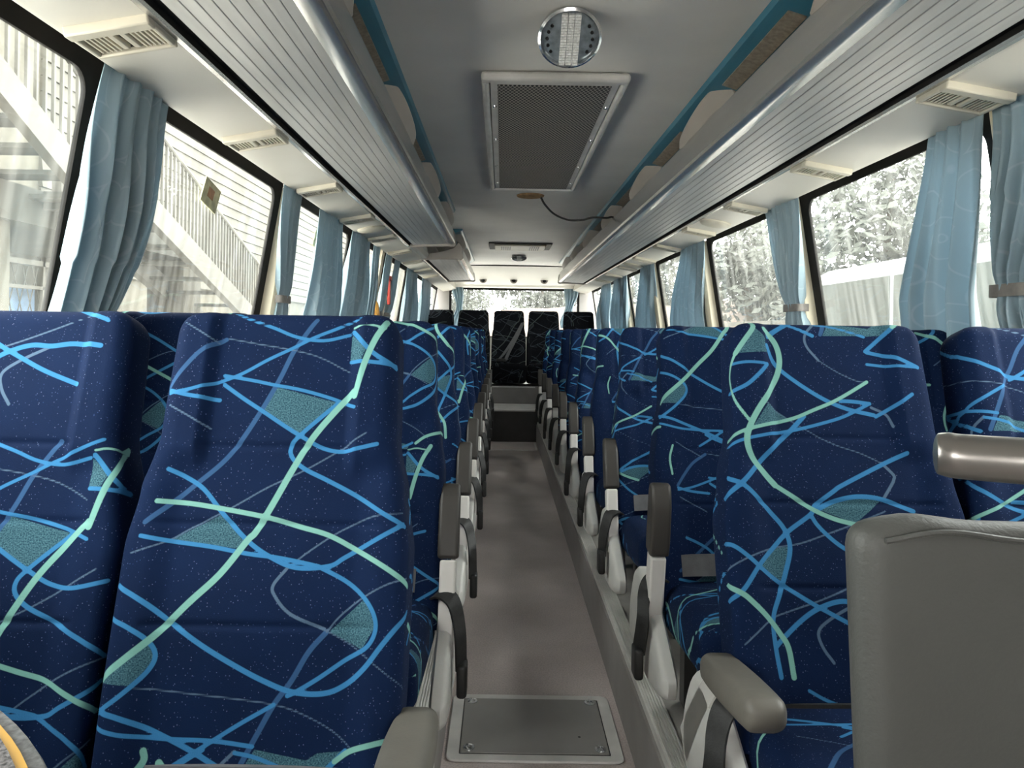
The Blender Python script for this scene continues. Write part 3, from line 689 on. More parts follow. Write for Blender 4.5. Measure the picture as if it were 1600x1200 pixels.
for i, (x, lab) in enumerate(((-.85, 'rear bench seat in the corner on the staircase side, dark navy against the window'), (-.385, 'rear bench seat between the centre one and the staircase-side corner one'), (.085, 'rear bench centre seat facing down the aisle, grey belts across it'),
                              (.545, 'rear bench seat between the centre one and the coach-side corner one'), (1.01, 'rear bench seat in the corner on the parked coach side'))):
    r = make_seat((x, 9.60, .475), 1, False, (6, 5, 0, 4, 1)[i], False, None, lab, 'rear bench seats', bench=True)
    if i == 2:
        b = MB(); b.ribbon(spline([(.185, .10, .90), (.10, .02, .70), (0, -.05, .50), (-.04, -.09, .40)], 5), (1, 0, .3), .05, .006)
        b.ribbon(spline([(.185, .095, .90), (.07, .015, .69), (-.06, -.06, .49), (-.14, -.1, .40)], 5), (1, 0, .3), .05, .006)
        st = b.build('shoulder_belt', 'lap', r, angle=60)
        vs, fs = rbox_uv(.12, .05, .04, .012, .04); link('buckle', [(v.x-.10, v.y-.11, v.z+.405) for v in vs], fs, 'black', st)

# ---------------------------------------------------------------- overhead racks
RIB = [(.862, .645), (.85, .6455)]
for k in range(7):
    w = .828-.033*k; z = .6465+.0016*k
    RIB += [(w+.0022, z), (w, z+.002), (w-.0022, z)]
RIB += [(.602, .658), (.602, .674), (.80, .678), (.862, .665)]
def rack(s, y0, y1, label, bracket_ys):
    root = empty('luggage_rack', (X(s, .75), y0, H+.66)); tag(root, label, 'luggage rack', 'overhead luggage racks')
    off = Vector((X(s, .75), y0, H+.66))
    def put(m, name, material, parent=root, **k):
        m.v = [tuple(Vector(v)-off) for v in m.v]; return m.build(name, material, parent, **k)
    m = MB(); m.prism([(X(s, w), H+z) for w, z in RIB], y0, y1); put(m, 'ribbed_tray', 'rack', smooth=False)
    m = MB(); m.prism([(X(s, w), H+z) for w, z in ((.604, .656), (.572, .649), (.556, .650), (.545, .657), (.541, .668), (.548, .70), (.560, .765), (.565, .784), (.575, .79), (.583, .784), (.578, .75), (.566, .69), (.566, .676), (.604, .674))], y0, y1)
    put(m, 'lip_rail', 'rail', angle=30)
    m = MB(); m.prism([(X(s, w), H+z) for w, z in ((.891, .634), (.891, .668), (.860, .668), (.860, .645), (.866, .652), (.884, .650))], y0, y1); put(m, 'rubber_channel', 'rubber', smooth=False)
    m = MB(); m.prism([(X(s, w), H+z) for w, z in ((.905, .630), (.890, .629), (.887, .637), (.905, .642))], y0, y1); put(m, 'edge_bead', 'rail', smooth=False)
    # blue service strip along the ceiling edge with ribbed tan inserts
    m = MB(); m.prism([(X(s, w), H+z) for w, z in ((.545, .915), (.552, .898), (.565, .893), (.665, .862), (.675, .87), (.675, .915))], y0, y1); bs = put(m, 'blue_strip', 'blue', smooth=False)
    ys = sorted(bracket_ys)
    for a in ys:
        if a+.62 > y1 or a-.62 < y0: continue
        m = MB(); m.prism([(X(s, w), H+z) for w, z in ((.588, .8855), (.587, .8815), (.638, .8655), (.640, .870))], max(y0, a-.62), a-.02); put(m, 'ribbed_insert', 'tan', bs, smooth=False)
    for a in ys:
        if a < y0 or a+.5 > y1: continue
        m = MB()
        pts = spline([(X(s, .640), a, H+.876), (X(s, .610), a+.06, H+.873), (X(s, .585), a+.16, H+.855), (X(s, .568), a+.28, H+.820), (X(s, .566), a+.40, H+.792), (X(s, .585), a+.50, H+.775)], 6)
        m.ribbon(pts, (s*.62, .12, -.75), [.085-.035*i/(len(pts)-1) for i in range(len(pts))], .022)
        put(m, 'bracket', 'beige', angle=50, bevel=.005)
    for yy, t in ((y0, -.03), (y1, .03)):
        m = MB(); m.prism([(X(s, w), H+z) for w, z in ((.89, .628), (.75, .636), (.60, .638), (.55, .635), (.535, .65), (.548, .745), (.575, .79), (.62, .74), (.75, .70), (.89, .68))], yy, yy+t); put(m, 'end_cap', 'beige', angle=40, bevel=.006)
    return root
rack(-1, -2.9, 5.58, 'long grey ribbed luggage rack above the seats on the staircase side, ending before the gap', [.1, 1.35, 2.62, 3.83, 5.0])
rack(-1, 6.6, 9.5, 'short grey ribbed luggage rack beyond the gap on the staircase side', [6.7, 7.9])
rack(1, -2.9, 9.6, 'unbroken grey ribbed luggage rack running above the seats on the parked coach side', [.05, 1.3, 2.62, 3.83, 5.05, 6.3, 7.5, 8.6])
m = MB(); m.prism([(X(-1, w), H+z) for w, z in ((.90, .636), (.86, .645), (.84, .68), (.88, .80), (.92, .80))], 5.61, 6.57); struct(m.build('trim_9', 'cove', smooth=False))

# ---------------------------------------------------------------- air outlets and lamps
def on_cove(s, y, t):
    w = 1.084-.194*t; z = H+.601+.034*t; return Vector((X(s, w), y, z))
ang = math.atan2(.034, .194)
vent0 = None
def make_vent():
    r = empty('air_vent')
    f = MB(); w, l, t = .176, .14, .016
    f.box(-w/2, w/2, -l/2, -l/2+.032, -t-.004, .004); f.box(-w/2, w/2, l/2-.014, l/2, -t, .004); f.box(-w/2, -w/2+.012, -l/2+.03, l/2-.012, -t, .004); f.box(w/2-.012, w/2, -l/2+.03, l/2-.012, -t, .004)
    f.build('vent_frame', 'ventp', r, bevel=.004)
    b = MB().box(-w/2+.01, w/2-.01, -l/2+.03, l/2-.012, -.004, .003).build('vent_well', 'black', r, smooth=False)
    for gx in (-.048, .048):
        g = MB()
        for k in range(5): g.add(*slat(gx-.02+.010*k))
        g.build('louvre', 'ventp', r, smooth=False)
    for gx in (-.012, .013):
        n = MB(); n.box(gx-.008, gx+.008, -.035, .045, -.014, .0); n.build('reading_knob', 'ventp', r, bevel=.004)
    return r
def slat(x):
    return [(x-.002, -.035, -.012), (x+.002, -.035, -.012), (x+.005, -.035, 0), (x+.001, -.035, 0), (x-.002, .05, -.012), (x+.002, .05, -.012), (x+.005, .05, 0), (x+.001, .05, 0)], [(0, 1, 2, 3), (4, 5, 6, 7), (0, 1, 5, 4), (1, 2, 6, 5), (2, 3, 7, 6), (3, 0, 4, 7)]
vt = make_vent(); first = True
for s, y0, nm in ((-1, 1.59, 'staircase'), (1, 1.90, 'parked coach')):
    for k in range(9):
        y = y0+.845*k
        o = vt if first else copy_tree(vt); first = False
        p = on_cove(s, y-.03, .48); o.location = p; o.rotation_euler = (0, (ang if s > 0 else -ang)*1.0, 0)
        tag(o, f'ivory louvred air vent over the windows, {ORD[k]} from the camera on the {nm} side', 'air vent', 'overhead air vents')
def speaker(s, y, lab):
    m = MB(); a = (ang if s > 0 else -ang); mt = Matrix.Rotation(a, 4, 'Y') @ Matrix.Scale(-1, 4, (0, 0, 1))
    m.lathe([(.085, -.004), (.085, .006), (.078, .014), (.06, .019), (.0, .022)][:4]+[(.002, .022)], 28, mt)
    o = m.build('round_speaker', 'ventp'); o.location = on_cove(s, y, .5); tag(o, lab, 'speaker', 'round ceiling speakers')
speaker(-1, 4.5, 'cream round speaker between air vents on the staircase side')
speaker(1, 4.05, 'cream round speaker between air vents on the parked coach side, first from the camera')
speaker(1, 6.6, 'cream round speaker on the parked coach side, second from the camera')
def ceiling_lamp(loc, lab, tilt=46):
    r = empty('ceiling_lamp', loc); tag(r, lab, 'lamp', 'round ceiling lamps')
    mt = Matrix.Rotation(math.radians(-tilt), 4, 'X') @ Matrix.Rotation(math.pi, 4, 'X')   # faces down and forward
    m = MB(); m.lathe([(.05, -.075), (.075, -.05), (.088, -.02), (.093, 0), (.093, .008), (.086, .013), (.082, .006), (.082, -.004)], 40, mt); m.build('lamp_housing', 'chrome', r, angle=30)
    m = MB(); m.lathe([(.082, .0), (.06, .009), (.03, .013), (.001, .014)], 40, mt); m.build('lamp_lens', 'lens', r, angle=60)
    for k in (-1, 0, 1):
        m = MB()
        for j in range(-9, 10):
            y = j*.0082
            if abs(y) < .076: m.add([mt @ Vector(v) for v in MB().box(k*.019-.008, k*.019+.008, y-.003, y+.003, .008, .021-.1*(y*y+k*k*.0004)).v], MB().box(0, 1, 0, 1, 0, 1).f)
        m.add([mt @ Vector(v) for v in MB().box(k*.019-.0088, k*.019+.0088, -.074, .074, .004, .0165).v], MB().box(0, 1, 0, 1, 0, 1).f)
        m.build('led_bar', 'led', r, smooth=False)
    for sx in (-1, 1):
        for a in (-36, -18, 0, 18, 36):
            m = MB(); ra = math.radians(a); mm = mt @ Matrix.Translation((sx*.066*math.cos(ra), .066*math.sin(ra), .0085))
            m.lathe([(.0052, -.002), (.005, .0025), (.001, .0027)], 10, mm); m.build('lens_hole', 'black', r)
    return r
ceiling_lamp((XC+.008, 2.15, H+.862), 'round clear ceiling lamp with three led strips, in front of the long grille', 41)
ceiling_lamp((XC+.012, 8.9, H+.895), 'small pale round ceiling lamp close to the rear bulkhead', 15)
# long return air grille
r = empty('ceiling_grille', (XC, 3.62, H+.92)); tag(r, 'long aluminium framed perforated air grille in the ceiling', 'air grille')
gw, gl = .265, 1.03; f = MB()
for z0, z1, a, b_ in ((-.035, .0, 0, .03),):
    f.box(-gw, gw, -gl, -gl+.045, z0, z1); f.box(-gw, gw, gl-.045, gl, z0, z1); f.box(-gw, -gw+.028, -gl+.045, gl-.045, z0, z1); f.box(gw-.028, gw, -gl+.045, gl-.045, z0, z1)
f.build('grille_frame', 'alu', r, bevel=.012, bseg=2)
MB().box(-gw+.032, gw-.032, -gl+.05, gl-.05, -.026, -.02).build('grille_border', 'alu', r, smooth=False)
MB().box(-gw+.058, gw-.058, -gl+.075, gl-.075, -.029, -.024).build('perforated_sheet', 'grille', r, smooth=False)
for sx in (-1, 1):
    for y in (-.7, -.2, .35, .8):
        MB().lathe([(.009, 0), (.008, -.005), (.001, -.006)], 12, Matrix.Translation((sx*(gw-.045), y, -.026))).build('screw', 'chrome', r)
# roof hatch vent at the back
r = empty('roof_vent', (XC, 7.9, H+.92)); tag(r, 'white rectangular roof vent with two slotted panels near the rear', 'roof vent')
MB().box(-.33, .33, -.30, .26, -.012, .0).build('vent_surround', 'dark', r, bevel=.008)
MB().box(-.27, .27, -.24, .22, -.028, -.01).build('vent_panel', 'ventp', r, bevel=.02)
for sx in (-1, 1):
    g = MB()
    for k in range(5): g.box(sx*.15-.05+.022*k, sx*.15-.04+.022*k, -.16, .14, -.031, -.027)
    g.build('slots', 'black', r, smooth=False)
# hole of the missing lamp and its dangling wire
m = MB(); m.lathe([(.095, 0), (.09, -.010), (.07, -.014), (.055, -.012), (.02, -.014), (.001, -.014)], 24)
o = m.build('lamp_mounting_foam', 'foam'); o.location = (XC, 4.97, H+.924); tag(o, 'brown foam ring left in the ceiling where a lamp is missing', 'lamp mount')
m = MB(); m.tube(spline([(XC+.07, 4.95, H+.905), (XC+.10, 4.97, H+.86), (XC+.17, 5.05, H+.81), (XC+.27, 5.1, H+.78), (XC+.37, 5.12, H+.785), (XC+.44, 5.1, H+.80), (XC+.53, 5.08, H+.795), (XC+.575, 5.08, H+.80), (XC+.63, 5.1, H+.76), (XC+.68, 5.12, H+.70)], 6), .007, 8)
tag(m.build('loose_wire', 'black'), 'black wire drooping from the missing lamp to the rack lip', 'wire')
for k, x in enumerate((-.45, 0, .45)):
    y = 10.86; m = MB(); m.lathe([(.055, 0), (.05, .012), (.032, .014), (.03, .004), (.001, .004)], 20, Matrix.Rotation(math.pi/2+.55, 4, 'X') @ Matrix.Scale(1, 4))
    o = m.build('bulkhead_outlet', 'beige'); o.location = (XC-.02+x, 10.83, H+.757); MB().lathe([(.028, .012), (.014, .02), (.001, .02)], 14, Matrix.Rotation(math.pi/2+.55, 4, 'X')).build('nozzle', 'black', o)
    tag(o, 'small round air outlet on the rear bulkhead, ' + ('nearest the staircase side', 'the middle of three', 'nearest the parked coach side')[k], 'air outlet', 'bulkhead air outlets')

# ---------------------------------------------------------------- curtains
def curtain(s, top, tie, bottom, label, tz=1.38, zt=1.868, zb=1.14, nf=6, amp=.02, tied=True, band='tieband', off=.030, xo=0., bulge=0., pw=None):
    """top/tie/bottom: (y0,y1) extents along the bus; folds run down the cloth"""
    NS, NT = 90, 46; vs = []; fs = []; uv = []; ph = random.random()*6
    for j in range(NT+1):
        t = j/NT; z = zt+(zb-zt)*t; tt = (zt-tz)/(zt-zb)
        if t < tt:
            k = t/tt; e = k**pw if pw else (k**1.6 if tied else k); a = top[0]+(tie[0]-top[0])*e; b = top[1]+(tie[1]-top[1])*e; a -= bulge*math.sin(math.pi*k**.8); b += bulge*math.sin(math.pi*k**1.3)*.6
        else:
            k = (t-tt)/(1-tt); e = math.sin(k*math.pi/2); a = tie[0]+(bottom[0]-tie[0])*e; b = tie[1]+(bottom[1]-tie[1])*e
        wfac = max(.25, (b-a)/max(.05, top[1]-top[0])); am = (amp*(1.15-.35*wfac) if wfac < 1 else amp)*(.25+.75*sstep(.03, .5, t))
        if tied: am *= 1-.45*math.exp(-((t-tt)/.05)**2)
        for i in range(NS+1):
            q = i/NS; qq = q+.012*math.sin(7*q+3*t+ph); f = math.sin(2*math.pi*nf*qq+ph+.8*math.sin(3*t+ph))
            f2 = math.sin(2*math.pi*nf*2.3*qq+1.3*ph+t)*.3
            y = a+(b-a)*q+.25*am*math.cos(2*math.pi*nf*qq+ph)
            x = X(s, half(max(z, 1.1))-off)-s*(am*(f+f2)+xo+(.02*math.sin(math.pi*q)))
            vs.append((x, y, z)); uv.append((q*(top[1]-top[0])*2.4, z))
    for j in range(NT):
        for i in range(NS): fs.append((j*(NS+1)+i, j*(NS+1)+i+1, (j+1)*(NS+1)+i+1, (j+1)*(NS+1)+i))
    o = link('curtain', vs, fs, 'curtain', angle=80)
    ul = o.data.uv_layers.new(name='cloth'); li = np.empty(len(o.data.loops), np.int32); o.data.loops.foreach_get('vertex_index', li); ul.data.foreach_set('uv', np.array(uv)[li].astype(np.float32).ravel())
    sd = o.modifiers.new('cloth', 'SOLIDIFY'); sd.thickness = .002
    tag(o, label, 'curtain', 'blue side window curtains')
    if tied:
        y0, y1 = tie[0]-.002, tie[1]+.002; x0 = X(s, half(tz)-off)+s*.02; x1 = X(s, half(tz)-off)-s*(amp*.7+.012+xo)
        m = MB(); loop = spline([(x0, y0, tz+.0), (x1, y0, tz), (x1-s*.006, (y0+y1)/2, tz), (x1, y1, tz), (x0, y1, tz)], 4)
        m.ribbon(loop, (0, 0, 1), .034, .004); m.build('tieback', band, o, angle=40)
    return o
Lb, Rb = 'staircase side', 'parked coach side'
curtain(-1, (1.71, 2.02), (1.66, 1.86), (1.60, 1.82), 'broad blue curtain sweeping down at the first pillar on the '+Lb, tz=1.20, nf=5, amp=.03, tied=False, pw=4, bulge=.02)
curtain(-1, (3.10, 3.38), (3.28, 3.42), (3.24, 3.46), 'slim tied blue curtain at the second pillar on the '+Lb, nf=4, amp=.018)
curtain(-1, (3.72, 4.22), (3.84, 4.46), (3.84, 4.5), 'loose blue curtain hung across the third window on the '+Lb, nf=7, amp=.025, tied=False)
curtain(-1, (4.5, 5.08), (4.48, 5.3), (4.48, 5.35), 'wide loose blue curtain just short of the third pillar on the '+Lb, nf=7, amp=.028, tied=False)
curtain(-1, (5.3, 5.5), (5.42, 5.54), (5.42, 5.56), 'dark blue curtain bunched just past the third pillar on the '+Lb, nf=5, amp=.03, tied=False)
curtain(-1, (5.86, 6.12), (5.9, 6.02), (5.88, 6.06), 'narrow blue curtain beside the emergency hammer on the '+Lb, nf=4, amp=.02)
curtain(-1, (6.3, 6.6), (6.3, 6.45), (6.3, 6.5), 'blue curtain tied behind the red hammer pillar on the '+Lb, nf=5, amp=.02)
curtain(-1, (7.15, 7.95), (7.35, 8.5), (7.4, 8.6), 'pale blue curtain at the fifth pillar on the '+Lb, nf=6, amp=.025, tied=False)
curtain(-1, (8.4, 9.5), (8.7, 9.8), (8.7, 9.8), 'last blue curtain before the rear corner on the '+Lb, nf=6, amp=.025, tied=False)
curtain(1, (1.98, 2.21), (2.12, 2.48), (2.16, 2.54), 'untied grey-blue curtain hanging straight past the first pillar on the '+Rb, nf=4, amp=.036, tied=False, zb=.60)
curtain(1, (1.66, 1.93), (1.88, 2.01), (1.84, 2.02), 'grey-blue curtain tied with a brown band before the first pillar on the '+Rb, nf=5, amp=.03, bulge=.03)
curtain(1, (3.2, 3.6), (3.33, 3.5), (3.28, 3.54), 'blue curtain drawn into a tie at the second pillar on the '+Rb, nf=6, amp=.022)
curtain(1, (4.72, 5.29), (4.92, 5.85), (4.92, 5.95), 'untied blue curtain flaring out at the third pillar on the '+Rb, nf=6, amp=.028, tied=False)
curtain(1, (6.28, 6.84), (6.55, 7.45), (6.6, 7.55), 'untied blue curtain flaring out at the fourth pillar on the '+Rb, nf=6, amp=.028, tied=False)
curtain(1, (7.6, 8.45), (7.9, 9.1), (8.0, 9.25), 'untied blue curtain at the fifth pillar on the '+Rb, nf=7, amp=.03, tied=False)
curtain(1, (8.75, 9.5), (9.2, 10.5), (9.3, 10.6), 'last pale curtain before the rear corner on the '+Rb, nf=7, amp=.03, tied=False)
def rear_curtain(x0, x1, label):
    NS, NT = 40, 34; vs = []; fs = []; uv = []
    for j in range(NT+1):
        t = j/NT; z = 1.915-.6*t; k = 1-.35*math.sin(math.pi*min(1, t*1.15))+.12*math.sin(9*t)
        for i in range(NS+1):
            q = i/NS; xc = (x0+x1)/2+.025*math.sin(5*t+x0); vs.append((xc+(x1-x0)*(q-.5)*k, 11.2+.022*math.sin(2*math.pi*4*q+4*t)+.01*math.sin(11*t+5*q), z)); uv.append((q*.5, z))
    for j in range(NT):
        for i in range(NS): fs.append((j*(NS+1)+i, j*(NS+1)+i+1, (j+1)*(NS+1)+i+1, (j+1)*(NS+1)+i))
    o = link('curtain', vs, fs, 'curtain', angle=80); ul = o.data.uv_layers.new(name='cloth'); li = np.empty(len(o.data.loops), np.int32); o.data.loops.foreach_get('vertex_index', li); ul.data.foreach_set('uv', np.array(uv)[li].astype(np.float32).ravel())
    sd = o.modifiers.new('cloth', 'SOLIDIFY'); sd.thickness = .002; tag(o, label, 'curtain', 'rear window curtains')
rear_curtain(X(-1, .95), X(-1, .77), 'twisted dark curtain at the rear window, near the staircase-side corner')
rear_curtain(X(1, .73), X(1, .95), 'twisted dark curtain at the rear window, near the coach-side corner')

# ---------------------------------------------------------------- small fittings on the walls
x = X(-1, half(1.55)-.06)
r = empty('emergency_hammer', (x, 6.16, 1.60)); tag(r, 'red emergency hammer clipped beside a curtain on the staircase side', 'hammer')
MB().box(-.012, .012, -.02, .02, -.14, .06).build('hammer_handle', 'red', r, bevel=.006); MB().box(-.018, .018, -.05, .05, .06, .10).build('hammer_head', 'red', r, bevel=.008); MB().box(-.035, -.012, -.03, .03, -.06, .04).build('hammer_holder', 'black', r, smooth=False)
r = empty('grab_handle', (X(-1, half(1.3)-.05), 5.62, 1.33)); tag(r, 'yellow grab handle on the emergency door post', 'handle')
MB().tube(spline([(0, 0, -.13), (.035, 0, -.11), (.045, 0, 0), (.035, 0, .11), (0, 0, .13)], 5), .022, 12).build('grip', 'orange', r); MB().box(-.012, .004, -.028, .028, -.16, .16).build('handle_plate', 'cream', r, bevel=.004)
for y, z, lab, g in ((2.52, 1.70, 'pale sticker with red marks stuck on the second staircase-side window', .05), (3.95, 1.72, 'pale sticker beside a loose curtain on the third staircase-side window', .05)):
    m = MB(); m.box(-.002, .002, -.07, .07, -.042, .042); o = m.build('window_sticker', 'sticker', smooth=False); o.location = (X(-1, half(z)+.018), y, z); o.rotation_euler = (-.2, slant, 0)
    tag(o, lab, 'sticker', 'window stickers'); MB().box(-.003, .003, -.03, .02, -.012, .022).build('printed_mark', 'faded', o, smooth=False)

# ---------------------------------------------------------------- floor hatch
r = empty('floor_hatch', (.115, 2.325, 0)); tag(r, 'aluminium framed floor hatch with four corner bolts in the aisle', 'floor hatch')
hw, hl = .262, .195
def rrect(w, l, rad, n=5):
    o = []
    for cx, cy, a0 in ((w-rad, l-rad, 0), (-w+rad, l-rad, 90), (-w+rad, -l+rad, 180), (w-rad, -l+rad, 270)):
        for k in range(n+1): a = math.radians(a0+90*k/n); o.append((cx+rad*math.cos(a), cy+rad*math.sin(a)))
    return o
MB().prism(rrect(hw, hl, .03), 0, .008, 'z').build('hatch_frame', 'alu', r, bevel=.003)
MB().prism(rrect(hw-.038, hl-.032, .004), .006, .0085, 'z').build('hatch_gap', 'black', r, smooth=False)
MB().prism(rrect(hw-.041, hl-.035, .004), .007, .0115, 'z').build('hatch_plate', 'hatch', r, bevel=.002)
for sx in (-1, 1):
    for sy in (-1, 1):
        MB().lathe([(.018, .010), (.017, .015), (.010, .016), (.008, .013), (.001, .013)], 18, Matrix.Translation((sx*(hw-.066), sy*(hl-.058), 0))).build('bolt', 'chrome', r)
MB().lathe([(.005, .0112), (.004, .0122), (.001, .0122)], 10, Matrix.Translation((.14, -.07, 0))).build('plate_hole', 'black', r)
r = empty('aisle_end_plate', (.12, 8.0, 0)); tag(r, 'metal floor plate across the aisle before the dark step', 'floor plate'); MB().box(-.27, .27, -.26, .26, 0, .008).build('plate_frame', 'alu', r, smooth=False); MB().box(-.25, .25, -.23, .23, .006, .0095).build('plate_inset', 'floor', r, smooth=False)

# ---------------------------------------------------------------- things beside the camera
# padded partition in front of the first row
r = empty('partition_panel', (.806, .86, -.014)); tag(r, 'grey leatherette padded partition panel in front of the first seat', 'partition')
vs, fs = rbox_uv(.80, .055, .40, .026, .02); out = []
for v in vs:
    x = v.x; z = v.z; t = (z+.2)/.4
    if x < 0: x += .022*(1-t)+ (.06*(1-sstep(0, .16, t))*sstep(-.25, -.4, v.x))
    z2 = z+.006*math.sin((v.x+.4)*9)*sstep(.15, .2, z)+.010*math.exp(-((v.x+.33)/.05)**2)*sstep(.1, .2, z)
    out.append((x, v.y, .845+z2))
link('padded_panel', out, fs, 'leather', r, angle=60)
pp = MB(); pp.tube(spline([(-.37, -.03, 1.034), (-.3, -.032, 1.046), (-.2, -.032, 1.036), (0, -.032, 1.034), (.38, -.032, 1.038)], 5), .0035, 8); pp.build('piping', 'leather', r)
pst = MB(); pst.box(.02, .06, .03, .07, PLAT, 1.0); pst.box(.34, .38, .03, .07, PLAT, 1.0); pst.build('support_post', 'steel', r, smooth=False)
r = empty('handrail', (0, 0, 0)); tag(r, 'brushed metal handrail end reaching in above the grey partition', 'handrail')
m = MB(); pts = spline([(.470, .80, 1.125), (.474, .798, 1.125), (.482, .793, 1.125), (.498, .785, 1.124), (.58, .74, 1.125), (.70, .70, 1.122), (1.0, .68, 1.115), (1.30, .68, 1.115)], 4); n = len(pts)
m.tube(pts, [.004, .012, .017, .020, .022, .0225, .023, .0235]+[.024]*(n-8), 20); m.build('rail_tube', 'tube', r, angle=60)
MB().tube([(1.28, .68, PLAT), (1.28, .68, 1.12)], .024, 16).build('rail_post', 'tube', r)
# carpeted engine cover with yellow edging at the camera's feet
r = empty('entry_cover', (-.62, .3, 0)); tag(r, 'grey speckled carpeted cover with yellow edging strip low in front of the first window seat', 'carpeted cover')
def cover(off):
    path = spline([(-1.02, .93, 0), (-.72, .835, 0), (-.48, .70, 0), (-.342, .575, 0), (-.25, .42, 0), (-.21, .2, 0), (-.20, -.6, 0)], 6)
    out = []
    for i, p in enumerate(path):
        d = (path[min(i+1, len(path)-1)]-path[max(i-1, 0)]).normalized(); nn = Vector((d.y, -d.x, 0)); q = p+nn*off; out.append((q.x, q.y))
    return out
def cov(off, z0, z1, name, material, **k):
    p = cover(off)+[(-1.02, -.6)]; m = MB(); m.prism([(a+.62, b-.3) for a, b in p], z0, z1, 'z'); m.build(name, material, r, **k)
cov(0, .76, .885, 'cover_body', 'edge', smooth=False); cov(.004, .885, .893, 'rim', 'edge', smooth=False); cov(.016, .893, .897, 'yellow_edging', 'yellow', smooth=False); cov(.0245, .897, .901, 'carpet_top', 'carpet', smooth=False)
MB().box(-.30, .30, -.85, .05, PLAT, .77).build('cover_base', 'edge', r, smooth=False)

# ---------------------------------------------------------------- outside
G = -1.0
struct(MB().box(-60, 60, -30, 90, G-.2, G).build('yard_ground', 'ground', smooth=False))
b = empty('stair_building', (-7.5, 10, G)); tag(b, 'cream rendered building with boarded upper wall behind the outdoor staircase', 'building'); bo = Vector(b.location)
def sub(m): m.v = [tuple(Vector(v)-bo) for v in m.v]; return m
sub(MB().box(-10, -7.6, 2, 60, G, 9)).build('rendered_wall', 'stucco', b, smooth=False)
m = MB()
for k in range(26): m.prism([(-7.6, 2.2+k*.26), (-7.53, 2.2+k*.26), (-7.56, 2.45+k*.26), (-7.6, 2.45+k*.26)], 12, 45)
sub(m).build('siding', 'siding', b, smooth=False)
sub(MB().box(-7.6, -5.2, 2, 13.5, 2.35, 2.75)).build('concrete_slab', 'stucco2', b, smooth=False)
sub(MB().box(-5.9, -5.3, 12.2, 12.9, G, 2.4)).build('column', 'stucco', b, smooth=False)
sub(MB().box(-5.9, -5.3, 6.0, 7.9, G, 2.4)).build('side_wall', 'stucco', b, smooth=False)
wf = MB(); 
for a, c, e, g in ((8.1, 8.16, 1.1, 2.0), (9.5, 9.56, 1.1, 2.0), (8.1, 9.56, 1.1, 1.16), (8.1, 9.56, 1.94, 2.0), (8.8, 8.84, 1.1, 2.0), (8.1, 9.56, 1.66, 1.70)): wf.box(-5.6, -5.5, a, c, e, g)
wo = sub(wf).build('window_frame', 'whitepaint', b, smooth=False)
sub(MB().box(-5.8, -5.7, 8.1, 9.56, 1.3, 1.68)).build('blue_panel', 'bluepool', b, smooth=False)
lt = MB()
for k in range(9):
    for sg in (-1, 1): lt.tube([(-5.54, 8.12+.18*k, 1.5-sg*.42), (-5.54, 8.12+.18*k+.28, 1.5+sg*.42)], .007, 5)
sub(lt).build('window_lattice', 'stucco2', b, smooth=False)
def stairs(x, ya, za, yb, zb, label, nb, rail=.95, wid=1.0, ext=0):
    r = empty('outdoor_staircase', (x, ya, za)); tag(r, label, 'staircase', 'outdoor staircases'); o0 = Vector((x, ya, za))
    def put(m, n, mt, **k): m.v = [tuple(Vector(v)-o0) for v in m.v]; return m.build(n, mt, r, **k)
    m = MB(); m.prism([(ya, za), (yb, zb), (yb, zb-.34), (ya, za-.34)], x-.06, x+.06, 'x'); m.prism([(ya, za), (yb, zb), (yb, zb-.34), (ya, za-.34)], x-wid-.06, x-wid+.06, 'x'); put(m, 'stringer', 'whitepaint', smooth=False)
    n = max(4, int(abs(za-zb)/.18)); m = MB()
    for k in range(n):
        t = (k+.5)/n; yy = ya+(yb-ya)*t; zz = za+(zb-za)*t; m.box(x-wid, x, yy-.17, yy+.17, zz-.22, zz-.17)
    put(m, 'treads', 'stucco2', smooth=False)
    put(MB().tube([(x, ya, za+rail), (x, yb, zb+rail)], .035, 8), 'handrail', 'whitepaint')
    for k in range(nb):
        t = (k+.5)/nb; yy = ya+(yb-ya)*t; zz = za+(zb-za)*t
        put(MB().box(x-.016, x+.016, yy-.016, yy+.016, zz-.02, zz+rail), 'baluster', 'whitepaint', smooth=False)
    return r
stairs(-4.6, 3.6, 5.2, 8.4, 2.75, 'white outdoor stair flight with railing seen through the first window', 34)
stairs(-4.6, 9.2, 3.05, 14.2, 1.35, 'white outdoor stair flight with railing descending behind the second window', 40)
struct(MB().box(-5.7, -4.5, 8.3, 9.3, 2.55, 2.75).build('landing_slab', 'stucco2', smooth=False))
# coach parked alongside
r = empty('parked_coach', (5.4, 8.2, G)); tag(r, 'white parked coach with long tinted windows outside the first coach-side window', 'coach')
cb = MB(); prof = [(-1.2, .35), (-1.2, 2.97), (-1.16, 3.06), (-1.05, 3.12), (-.9, 3.14), (.9, 3.14), (1.12, 3.0), (1.2, 2.75), (1.2, .35)]; cb.prism(prof, -8, 1.7); cb.build('coach_body', 'coachw', r, angle=40, bevel=.06)
for k in range(5): MB().box(-1.215, -1.19, -7.6+1.85*k, -5.85+1.85*k, 1.45, 2.93).build('coach_window', 'coachg', r, bevel=.01)
for y in (-5.6, -.4): MB().lathe([(.48, -.1), (.5, 0), (.48, .1), (.2, .11), (.001, .11)], 28, Matrix.Translation((-1.12, y, .5)) @ Matrix.Rotation(math.pi/2, 4, 'Y')).build('wheel', 'rubber', r)
